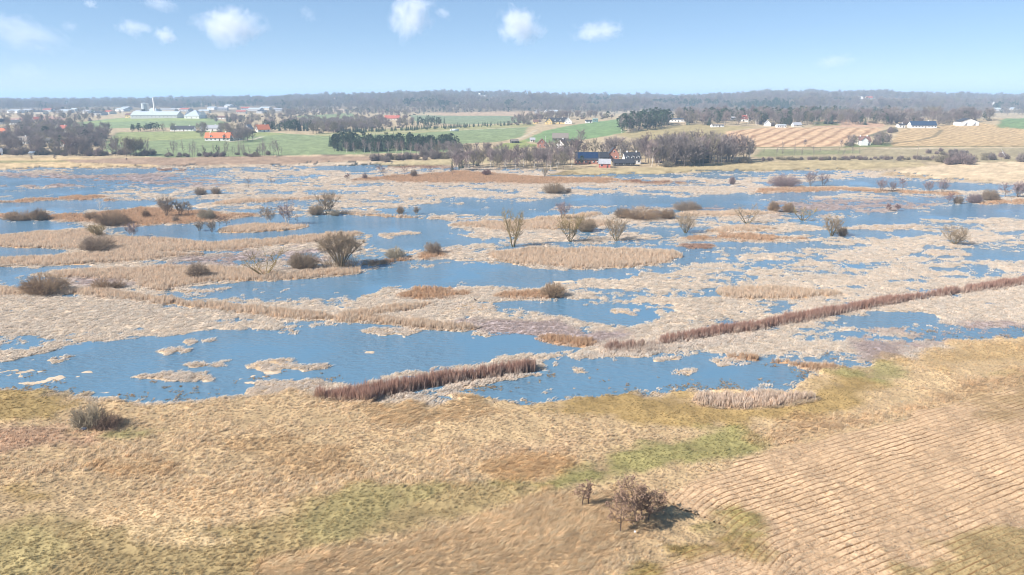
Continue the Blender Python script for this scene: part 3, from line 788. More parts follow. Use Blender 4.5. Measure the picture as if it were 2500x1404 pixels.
def scatter(name, label, pts, rotz, size, tint, variants, tilt=None):
    """One object of uncountable growth: `variants` meshes strewn over `pts`."""
    coll = bpy.data.collections.new('growth_' + name)
    for i, me_ in enumerate(variants):
        coll.objects.link(bpy.data.objects.new('%s_tuft_%02d' % (name, i), me_))
    me = bpy.data.meshes.new(name)
    k = len(pts)
    me.vertices.add(k); me.vertices.foreach_set('co', np.asarray(pts, np.float32).ravel())
    rot = np.zeros((k, 3), np.float32); rot[:, 2] = rotz
    if tilt is not None: rot[:, 0] = tilt[:, 0]; rot[:, 1] = tilt[:, 1]
    a = me.attributes.new('rot', 'FLOAT_VECTOR', 'POINT'); a.data.foreach_set('vector', rot.ravel())
    a = me.attributes.new('size', 'FLOAT_VECTOR', 'POINT'); a.data.foreach_set('vector', np.asarray(size, np.float32).ravel())
    a = me.attributes.new('pick', 'INT', 'POINT'); a.data.foreach_set('value', RNG.integers(0, len(variants), k).astype(np.int32))
    a = me.attributes.new('tint', 'FLOAT_COLOR', 'POINT')
    a.data.foreach_set('color', np.concatenate([np.clip(tint, 0.005, 0.9), np.ones((k, 1))], 1).astype(np.float32).ravel())
    ob = link(name, me)
    gn_scatter(ob, coll)
    tag(ob, label, kind='stuff')
    return ob

def strew(count, y0, y1, power, half=0.84):
    """Places on the ground, thinner with distance (density falls as y**-power)."""
    a = 2.0 - power
    u = RNG.uniform(0, 1, count)
    y = (y0 ** a + u * (y1 ** a - y0 ** a)) ** (1 / a) if abs(a) > 1e-6 else y0 * (y1 / y0) ** u
    x = RNG.uniform(-half, half, count) * y
    return x, y

def vary(c, k, s=0.14, warm=0.05):
    b = RNG.normal(1, s, (k, 1)).clip(0.55, 1.5)
    w = RNG.normal(0, warm, (k, 1))
    return c * b * np.concatenate([1 + w, np.ones((k, 1)), 1 - w], 1)

_rs = np.random.default_rng(21)
SHORT = [tuft_mesh('short_tuft_%d' % i, 11, 0.34, 0.035, 0.55, _rs, 0.15, M_GROWTH) for i in range(6)]
LAID = [tuft_mesh('laid_tuft_%d' % i, 13, 0.42, 0.04, 1.35, _rs, 0.25, M_GROWTH) for i in range(6)]
REED = [tuft_mesh('reed_tuft_%d' % i, 12, 0.34, 0.035, 0.16, _rs, 0.0, M_GROWTH) for i in range(5)]
SEDGE = [tuft_mesh('sedge_tuft_%d' % i, 13, 0.55, 0.07, 0.75, _rs, 0.3, M_GROWTH) for i in range(6)]

F_ = {k_: v_ for k_, v_ in (('cover', cover), ('tall', tall), ('dens', dens), ('bare', bare), ('lean', lean), ('rel', rel), ('stub', stub), ('inl', inland), ('nb', n_mid), ('nc', n_clump), ('nbig', n_big))}
WIND = R(24)      # the growth is laid over towards the right and away

# --- meadow on the near shore
x, y = strew(250000, 47, 150, 1.5, 1.05)
g = {k_: sample(v_, x, y) for k_, v_ in F_.items()}
c = sample(colr, x, y)
keep = (g['inl'] > 0.35) & (g['stub'] < 0.25) & (g['bare'] < 0.5) & (g['tall'] < 1.0) & (RNG.uniform(0, 1, len(x)) < np.clip(0.55 * g['dens'] * (1 + 0.25 * g['nb']), 0.05, 1))
x, y, c = x[keep], y[keep], c[keep]; g = {k_: v_[keep] for k_, v_ in g.items()}
k = len(x)
s = g['tall'] * RNG.uniform(0.65, 1.25, k) * (0.9 + 0.22 * np.clip(g['nc'], -1.5, 1.8))
s = np.clip(s, 0.12, 1.2)
wd = np.clip(s * 1.3, 0.24, 0.9)
z = sample(GZ, x, y)
tn = vary(c * (1 + 0.10 * np.clip(g['nc'], -2, 2))[:, None], k, 0.15, 0.04)
long_ = g['tall'] > 0.42
for nm, lab, sel, var in (('meadow_grass', 'pale straw coloured long grass laid over by the wind in the meadow', long_, LAID), ('short_grass', 'short olive and green grass between the straw patches', ~long_, SHORT)):
    q = np.where(sel)[0]
    scatter(nm, lab, np.stack([x[q], y[q], z[q]], -1), WIND + RNG.normal(0, 0.45, len(q)) + 0.4 * g['nbig'][q], np.stack([wd[q], wd[q], s[q]], -1), tn[q], var)

# --- drilled stubble rows
x, y = strew(180000, 47, 125, 1.2, 1.12)
st = sample(stub, x, y)
al2 = (x - head[0]) * ROWD[0] + (y - head[1]) * ROWD[1]; ac2 = (x - head[0]) * ROWN[0] + (y - head[1]) * ROWN[1]
rd = row_profile(row_phase(al2, ac2, 0.04 * fbm(x, y, 9, 2, 41) + 0.02 * fbm(x, y, 1.5, 2, 42)), al2)
keep = (st > 0.5) & (x > -5) & (RNG.uniform(0, 1, len(x)) < np.where(rd > 0.93, 0.75, 0.0))
x, y = x[keep], y[keep]; k = len(x)
s = RNG.uniform(0.07, 0.17, k)
rowa = math.atan2(ROWD[1], ROWD[0])
scatter('stubble', 'cut straw stubble standing in drilled rows on the field', np.stack([x, y, sample(GZ, x, y) + 0.24], -1), rowa + RNG.normal(0, 0.9, k), np.stack([s * 2.4, s * 2.4, s], -1), vary(sample(colr, x, y), k, 0.16, 0.04), SHORT)

# --- sedge standing in the flood
x, y = strew(420000, 92, 470, 1.35)
g = {k_: sample(v_, x, y) for k_, v_ in F_.items()}
keep = (g['inl'] < 0.3) & (g['bare'] < 0.5) & (g['tall'] < 0.95) & (g['cover'] > 0.06) & (RNG.uniform(0, 1, len(x)) < np.clip(0.5 * g['dens'], 0.05, 1) * np.where(g['rel'] > -0.03, 1.0, 0.45 * np.exp((g['rel'] + 0.03) / 0.12)))
x, y = x[keep], y[keep]; g = {k_: v_[keep] for k_, v_ in g.items()}; k = len(x)
far = (y / 150.0) ** 0.45
s = np.clip(g['tall'] * RNG.uniform(0.5, 1.15, k), 0.12, 1.0) * 0.85
z = np.maximum(sample(GZ, x, y), 0.0) + 0.02
scatter('sedge', 'pale sedge tussocks scattered over the flooded marsh', np.stack([x, y, z], -1), WIND + RNG.normal(0, 0.5, k) + 0.35 * g['nbig'], np.stack([0.85 * far, 0.85 * far, s], -1), vary(sample(colr, x, y), k, 0.13, 0.03), SEDGE)

# --- tall reed
x, y = strew(620000, 80, 470, 1.25)
g = {k_: sample(v_, x, y) for k_, v_ in F_.items()}
red = sample(colr, x, y)
keep = (g['tall'] >= 0.9) & (g['rel'] > -0.02) & (g['bare'] < 0.5) & (RNG.uniform(0, 1, len(x)) < np.clip(0.30 * g['dens'], 0.05, 1))
x, y, red = x[keep], y[keep], red[keep]; g = {k_: v_[keep] for k_, v_ in g.items()}; k = len(x)
far = (y / 150.0) ** 0.4
hgt = g['tall'] * RNG.uniform(0.72, 1.12, k) * (1 + 0.06 * g['nb'])
wd = 0.8 * far
z = np.maximum(sample(GZ, x, y), 0.0) - 0.02
isb = red[:, 0] < 0.5 * (BROWN[0] + GOLDB[0])
for nm, lab, sel in (('golden_reed', 'tall golden reed growing in dense beds through the marsh', ~isb), ('brown_reed', 'dark red brown reed standing in long strips along the ditch', isb)):
    q = np.where(sel)[0]
    scatter(nm, lab, np.stack([x[q], y[q], z[q]], -1), WIND + RNG.normal(0, 0.6, len(q)), np.stack([wd[q], wd[q], hgt[q]], -1), vary(red[q], len(q), 0.12, 0.03), REED)

# --- broken stalks and clods in the shallows along the near shore
x, y = strew(60000, 92, 150, 1.0)
cv = sample(cover, x, y); rl = sample(rel, x, y)
Ps = outline(MEADOW)
near = np.full(len(x), 1e9)
for (x0, y0), (x1, y1) in zip(Ps[:26], Ps[1:27]):
    dx, dy = x1 - x0, y1 - y0
    t = np.clip(((x - x0) * dx + (y - y0) * dy) / (dx * dx + dy * dy), 0, 1)
    near = np.minimum(near, np.hypot(x - x0 - t * dx, y - y0 - t * dy))
pat = fbm(x, y, 3.2, 3, 77) + 0.7 * fbm(x, y, 0.9, 2, 78)
keep = (rl < 0.02) & (near < 11) & (pat > 0.25 + near * 0.18)
x, y = x[keep], y[keep]; k = len(x)
s = RNG.uniform(0.14, 0.40, k)
scatter('shallows_tussock', 'small dead tussocks dotted through the shallows along the near shore', np.stack([x, y, np.full(k, 0.0)], -1), RNG.uniform(0, 6.28, k), np.stack([s * 1.5, s * 1.5, s], -1), vary(np.repeat(A(206, 172, 128)[None], k, 0), k, 0.25, 0.05), SHORT)
# ================================================================== TREES AND SHRUBS
class Twigs:
    """Collects tapering branches (tubes of 3 to 5 sides) and small flat leaves; built in one go."""
    def __init__(self): self.s = {3: [], 4: [], 5: []}; self.cards = []; self.v = []; self.f = []
    def seg(self, a, b, ra, rb, sides=3):
        self.s[sides].append((a[0], a[1], a[2], b[0], b[1], b[2], ra, rb))
    def path(self, pts, r0, r1, sides=3):
        n = len(pts) - 1
        for i in range(n):
            self.seg(pts[i], pts[i + 1], r0 + (r1 - r0) * i / n, r0 + (r1 - r0) * (i + 1) / n, sides)
    def card(self, c, u, w):
        self.cards.append((c - u - w, c + u - w, c + u + w, c - u + w))
    def arrays(self):
        V = []; F = []; k = 0
        for sides, L in self.s.items():
            if not L: continue
            q = np.array(L); a, b = q[:, 0:3], q[:, 3:6]
            d = b - a; d /= np.linalg.norm(d, axis=1, keepdims=True) + 1e-9
            u = np.cross(d, np.array([0.31, 0.52, 0.79])); u /= np.linalg.norm(u, axis=1, keepdims=True) + 1e-9
            w = np.cross(d, u)
            t = 2 * math.pi * np.arange(sides) / sides
            ring = np.cos(t)[None, :, None] * u[:, None, :] + np.sin(t)[None, :, None] * w[:, None, :]
            v = np.concatenate([a[:, None, :] + ring * q[:, 6, None, None], b[:, None, :] + ring * q[:, 7, None, None]], 1)
            base = k + np.arange(len(q))[:, None] * 2 * sides
            i = np.arange(sides)[None, :]; j = (i + 1) % sides
            F.append(np.stack([base + i, base + j, base + sides + j, base + sides + i], -1).reshape(-1, 4))
            V.append(v.reshape(-1, 3)); k += len(q) * 2 * sides
        if self.cards:
            c = np.array(self.cards).reshape(-1, 3)
            V.append(c); F.append(k + np.arange(len(c)).reshape(-1, 4)); k += len(c)
        if self.v:
            V.append(np.array(self.v)); F.append(k + np.array(self.f)); k += len(self.v)
        return np.concatenate(V), np.concatenate(F)
    def mesh(self, name, mat):
        return mesh_np(name, *self.arrays(), mat)

def unit(v):
    return v / (np.linalg.norm(v) + 1e-9)

def bend_path(rs, p, d, length, n, wander, up=0.0, out=None):
    pts = [np.array(p, float)]; d = unit(np.array(d, float))
    for i in range(n):
        d = unit(d + rs.normal(0, wander, 3) + np.array([0, 0, up]))
        pts.append(pts[-1] + d * length / n)
    return pts, d

def brush(rs, tw, p, d, n, length, r, spread, segs=2, up=0.08):
    """A brush of fine twigs at the end of a limb."""
    for _ in range(n):
        dd = unit(np.asarray(d) + rs.normal(0, spread, 3))
        pts, _d = bend_path(rs, p, dd, length * rs.uniform(0.5, 1.15), segs, 0.16, up)
        tw.path(pts, r, r * 0.35)

def shrub(seed, w, h, stems, r=0.022, hollow=0.15, skew=0.0, limbs=5, fan=1.0):
    """Dense many-stemmed shrub: a low dome w metres wide and h high."""
    rs = np.random.default_rng(seed)
    T, C = Twigs(), Twigs()
    for i in range(limbs):
        a = rs.uniform(0, 2 * math.pi); e = rs.uniform(0.5, 1.2)
        d = (math.cos(a) * math.cos(e) * w / h * 0.6, math.sin(a) * math.cos(e), math.sin(e))
        q = (rs.normal(0, 0.03), rs.normal(0, 0.03), -0.15)
        pts, _d = bend_path(rs, q, d, h * rs.uniform(0.5, 0.8), 4, 0.14, 0.05)
        T.path(pts, r * 2.6, r * 1.0, 4)
    for i in range(stems):
        a = rs.uniform(0, 2 * math.pi); t = math.sqrt(rs.uniform(hollow, 1))
        tip = np.array([math.cos(a) * t * w / 2 + skew * w * rs.uniform(0, 0.3), math.sin(a) * t * w / 2 * 0.85, 0])
        dome = math.sqrt(max(0.02, 1 - (t * 0.96) ** 2))
        tip[2] = h * dome * rs.uniform(0.55, 1.12) * (1 + 0.22 * math.sin(3 * a + seed) * t)
        base = np.array([tip[0] * 0.35 + rs.normal(0, w * 0.05), tip[1] * 0.35 + rs.normal(0, w * 0.05), -0.1])
        m1 = base * 0.6 + tip * 0.4 + np.array([0, 0, h * 0.06]) + rs.normal(0, 0.05 * w, 3) * 0.5
        m2 = base * 0.25 + tip * 0.75 + np.array([0, 0, h * 0.05]) + rs.normal(0, 0.04 * w, 3) * 0.5
        C.path([base, m1, m2, tip], r, r * 0.4)
        for _ in range(2):
            q = m2 + rs.normal(0, 0.02, 3)
            dd = unit(tip - m1 + rs.normal(0, 0.35 * h, 3))
            C.seg(q, q + dd * h * rs.uniform(0.12, 0.28) * fan, r * 0.7, r * 0.3)
    return T, C

def bare_tree(seed, h, w, stems=1, limbs=9, twigs=26, r=0.16, first=0.25, up=0.12, twig_r=0.022, tw_len=0.16, spread=0.5, lean=0.25, weep=False, sub=3):
    """Leafless tree: trunk(s), limbs, branches and a haze of twigs."""
    rs = np.random.default_rng(seed)
    T, C = Twigs(), Twigs()
    for s in range(stems):
        a = 2 * math.pi * s / max(stems, 1) + rs.uniform(-0.4, 0.4)
        out = lean * (1.0 if stems > 1 else 0.15)
        d = unit(np.array([math.cos(a) * out, math.sin(a) * out, 1.0]))
        th = h * rs.uniform(0.72, 0.98) if stems > 1 else h * 0.9
        b0 = np.array([math.cos(a), math.sin(a), 0]) * (0.25 if stems > 1 else 0) * r * 3 + np.array([0, 0, -0.2])
        pts, _d = bend_path(rs, b0, d, th, 7, 0.06, 0.03)
        rr = r * (1 if stems == 1 else 0.7)
        T.path(pts, rr, rr * 0.22, 5)
        nl = limbs if stems == 1 else max(3, int(limbs / stems) + 1)
        for i in range(nl):
            t = first + (0.97 - first) * (i + rs.uniform(0, 0.9)) / nl
            k = min(int(t * 7), 6); f = t * 7 - k
            p = pts[k] * (1 - f) + pts[k + 1] * f
            az = i * 2.4 + rs.uniform(-0.5, 0.5)
            reach = w / 2 * (1.05 - 0.65 * abs(t - 0.45)) * rs.uniform(0.6, 1.0) * (1.0 if stems == 1 else 0.75)
            ld = unit(np.array([math.cos(az), math.sin(az), rs.uniform(0.25, 0.9)]))
            lp, le = bend_path(rs, p, ld, reach * 1.2, 4, 0.12, up)
            T.path(lp, rr * 0.42 * (1.1 - t * 0.6), rr * 0.10, 4)
            for j in range(sub):
                q = lp[1 + (j % 4)] if j < 4 else lp[-1]
                bd = unit(le + rs.normal(0, 0.55, 3) + np.array([0, 0, 0.15]))
                bp_, be = bend_path(rs, q, bd, h * tw_len * rs.uniform(0.8, 1.5), 3, 0.15, up * 0.6)
                C.path(bp_, twig_r * 1.7, twig_r * 0.7)
                brush(rs, C, bp_[-1], be, max(3, twigs // (sub * 2)), h * tw_len, twig_r, spread, 2, -0.12 if weep else 0.05)
                brush(rs, C, bp_[1], be, max(2, twigs // (sub * 3)), h * tw_len * 0.8, twig_r, spread, 1)
            brush(rs, C, lp[-1], le, max(3, twigs // 4), h * tw_len, twig_r, spread, 2, -0.12 if weep else 0.05)
        brush(rs, C, pts[-1], np.array([0, 0, 1.0]), max(4, twigs // 3), h * tw_len * 0.9, twig_r, spread, 2)
    return T, C

def alder(seed, h, w, limbs=10, clumps=5):
    """Small dark alder: crooked trunk, twigs thick with cones and buds."""
    rs = np.random.default_rng(seed)
    T, C = Twigs(), Twigs()
    pts, _d = bend_path(rs, (0, 0, -0.15), (rs.normal(0, 0.15), rs.normal(0, 0.15), 1), h * 0.93, 6, 0.10, 0.04)
    r = 0.03 + h * 0.011
    T.path(pts, r, r * 0.25, 5)
    for i in range(limbs):
        t = 0.25 + 0.72 * (i + rs.uniform(0, 1)) / limbs
        k = min(int(t * 6), 5); f = t * 6 - k
        p = pts[k] * (1 - f) + pts[k + 1] * f
        az = i * 2.4 + rs.uniform(-0.5, 0.5)
        L = w / 2 * (1.15 - 0.7 * t) * rs.uniform(0.7, 1.15)
        lp, le = bend_path(rs, p, (math.cos(az), math.sin(az), rs.uniform(0.1, 0.7)), L, 4, 0.14, 0.08)
        T.path(lp, r * 0.42, r * 0.14, 4)
        for j in range(clumps):
            q = lp[1 + j % 4] if j else lp[-1]
            bp_, be = bend_path(rs, q, le + rs.normal(0, 0.6, 3), h * 0.09, 2, 0.2, 0.05)
            C.path(bp_, 0.018, 0.010)
            for _ in range(6):
                c = bp_[-1] + rs.normal(0, h * 0.025, 3)
                u = unit(rs.normal(0, 1, 3)); wv_ = unit(np.cross(u, rs.normal(0, 1, 3)))
                C.card(c, u * rs.uniform(0.07, 0.14), wv_ * rs.uniform(0.02, 0.045))
            brush(rs, C, q, le, 3, h * 0.08, 0.012, 0.6, 1)
    return T, C

def spruce(seed, h, w, tiers=13):
    rs = np.random.default_rng(seed)
    T, C = Twigs(), Twigs()
    T.path([np.array([0, 0, -0.2]), np.array([rs.normal(0, 0.08), rs.normal(0, 0.08), h * 0.98])], 0.022 * h, 0.01, 5)
    for i in range(tiers):
        t = 0.07 + 0.9 * i / (tiers - 1)
        z = h * t; rad = w / 2 * (1 - t) ** 0.85 * rs.uniform(0.85, 1.12) + 0.06
        n = max(5, int(13 * (1 - t)) + 4)
        for j in range(n):
            a = 2 * math.pi * (j + rs.uniform(-0.35, 0.35)) / n + i
            d = np.array([math.cos(a), math.sin(a), 0]); s = np.array([-math.sin(a), math.cos(a), 0])
            L = rad * rs.uniform(0.75, 1.15)
            p0 = np.array([0, 0, z]); p1 = d * L * 0.55 + np.array([0, 0, z - 0.02 * h]); p2 = d * L + np.array([0, 0, z - 0.055 * h + rs.normal(0, 0.012 * h)])
            wd = L * 0.28
            k = len(C.v)
            C.v += [p0, p1 - s * wd, p2, p1 + s * wd, p1 + np.array([0, 0, 0.035 * h])]
            C.f += [(k, k + 1, k + 2, k + 4), (k, k + 4, k + 2, k + 3)]
    return T, C

def pine(seed, h, w, base=0.35, clumps=34, leaves=26):
    """Broad evergreen: bare lower trunk, clumps of needles in an uneven crown."""
    rs = np.random.default_rng(seed)
    T, C = Twigs(), Twigs()
    pts, _d = bend_path(rs, (0, 0, -0.2), (rs.normal(0, 0.05), rs.normal(0, 0.05), 1), h * 0.93, 5, 0.04, 0.05)
    T.path(pts, 0.016 * h + 0.05, 0.05, 5)
    for i in range(clumps):
        t = rs.uniform(base, 1.0)
        a = rs.uniform(0, 2 * math.pi)
        rad = w / 2 * math.sqrt(rs.uniform(0.05, 1)) * math.sin(math.pi * min(1, (t - base) / (1 - base) * 0.85 + 0.15)) ** 0.6
        c = np.array([math.cos(a) * rad, math.sin(a) * rad, h * t])
        k = min(int(t * 5 * 0.9), 4)
        T.path([pts[k], c], 0.05, 0.015)
        cr = w * rs.uniform(0.10, 0.18)
        for _ in range(leaves):
            q = c + unit(rs.normal(0, 1, 3)) * cr * rs.uniform(0.3, 1) * np.array([1, 1, 0.7])
            u = unit(rs.normal(0, 1, 3)); wv_ = unit(np.cross(u, rs.normal(0, 1, 3)))
            C.card(q, u * cr * 0.32, wv_ * cr * 0.16)
    return T, C

# ---- colours of bark and twigs
def twig_mat(name, col, var=0.18, obj_var=0.12):
    return mat_plain(name, col, 0.85, var, 0.8, 0.2, obj_var)
M_BARK = twig_mat('bark_grey_brown', (0.15, 0.115, 0.085))
M_BARKG = twig_mat('bark_willow', (0.20, 0.155, 0.085))
M_BIRCH = twig_mat('bark_birch', (0.62, 0.57, 0.50), 0.25)
M_DARK = twig_mat('bark_alder', (0.135, 0.095, 0.07))
M_OLIVE = twig_mat('twigs_olive', (0.31, 0.232, 0.15))
M_BROWN = twig_mat('twigs_warm_brown', (0.33, 0.225, 0.135))
M_GREYB = twig_mat('twigs_grey_brown', (0.29, 0.22, 0.155))
M_GREEN = twig_mat('twigs_grey_green', (0.34, 0.285, 0.20))
M_PURP = twig_mat('twigs_mauve', (0.28, 0.21, 0.20))
M_ALDER = twig_mat('twigs_alder', (0.27, 0.178, 0.122))
M_WINE = twig_mat('twigs_wine', (0.21, 0.13, 0.12))
M_SPRUCE = twig_mat('needles_spruce', (0.040, 0.062, 0.036), 0.25, 0.2)
M_PINE = twig_mat('needles_pine', (0.055, 0.080, 0.045), 0.25, 0.2)
M_LICH = twig_mat('twigs_yellow_olive', (0.29, 0.215, 0.095))

def pair(fn, name, mt, mc, *a, **k):
    T, C = fn(*a, **k)
    return T.mesh(name + '_trunk', mt), C.mesh(name + '_crown', mc)

def plant(kind, label, cat, pr, px, py, scale=1.0, rz=None, group=None, names=('trunk', 'crown'), at=None, sxyz=None):
    x, y, z = foot(px, py) if at is None else at
    o = empty(kind, (x, y, z), RNG.uniform(0, 6.28) if rz is None else rz)
    o.scale = (scale,) * 3 if sxyz is None else sxyz
    link(names[0], pr[0], o); link(names[1], pr[1], o)
    tag(o, label, cat, group)
    return o

def px2m(px, py, n):
    """Metres that n photo pixels span at the ground seen at (px, py)."""
    x, y, z = spot(px, py)
    return n * depth_at(x, y, z) / FPX

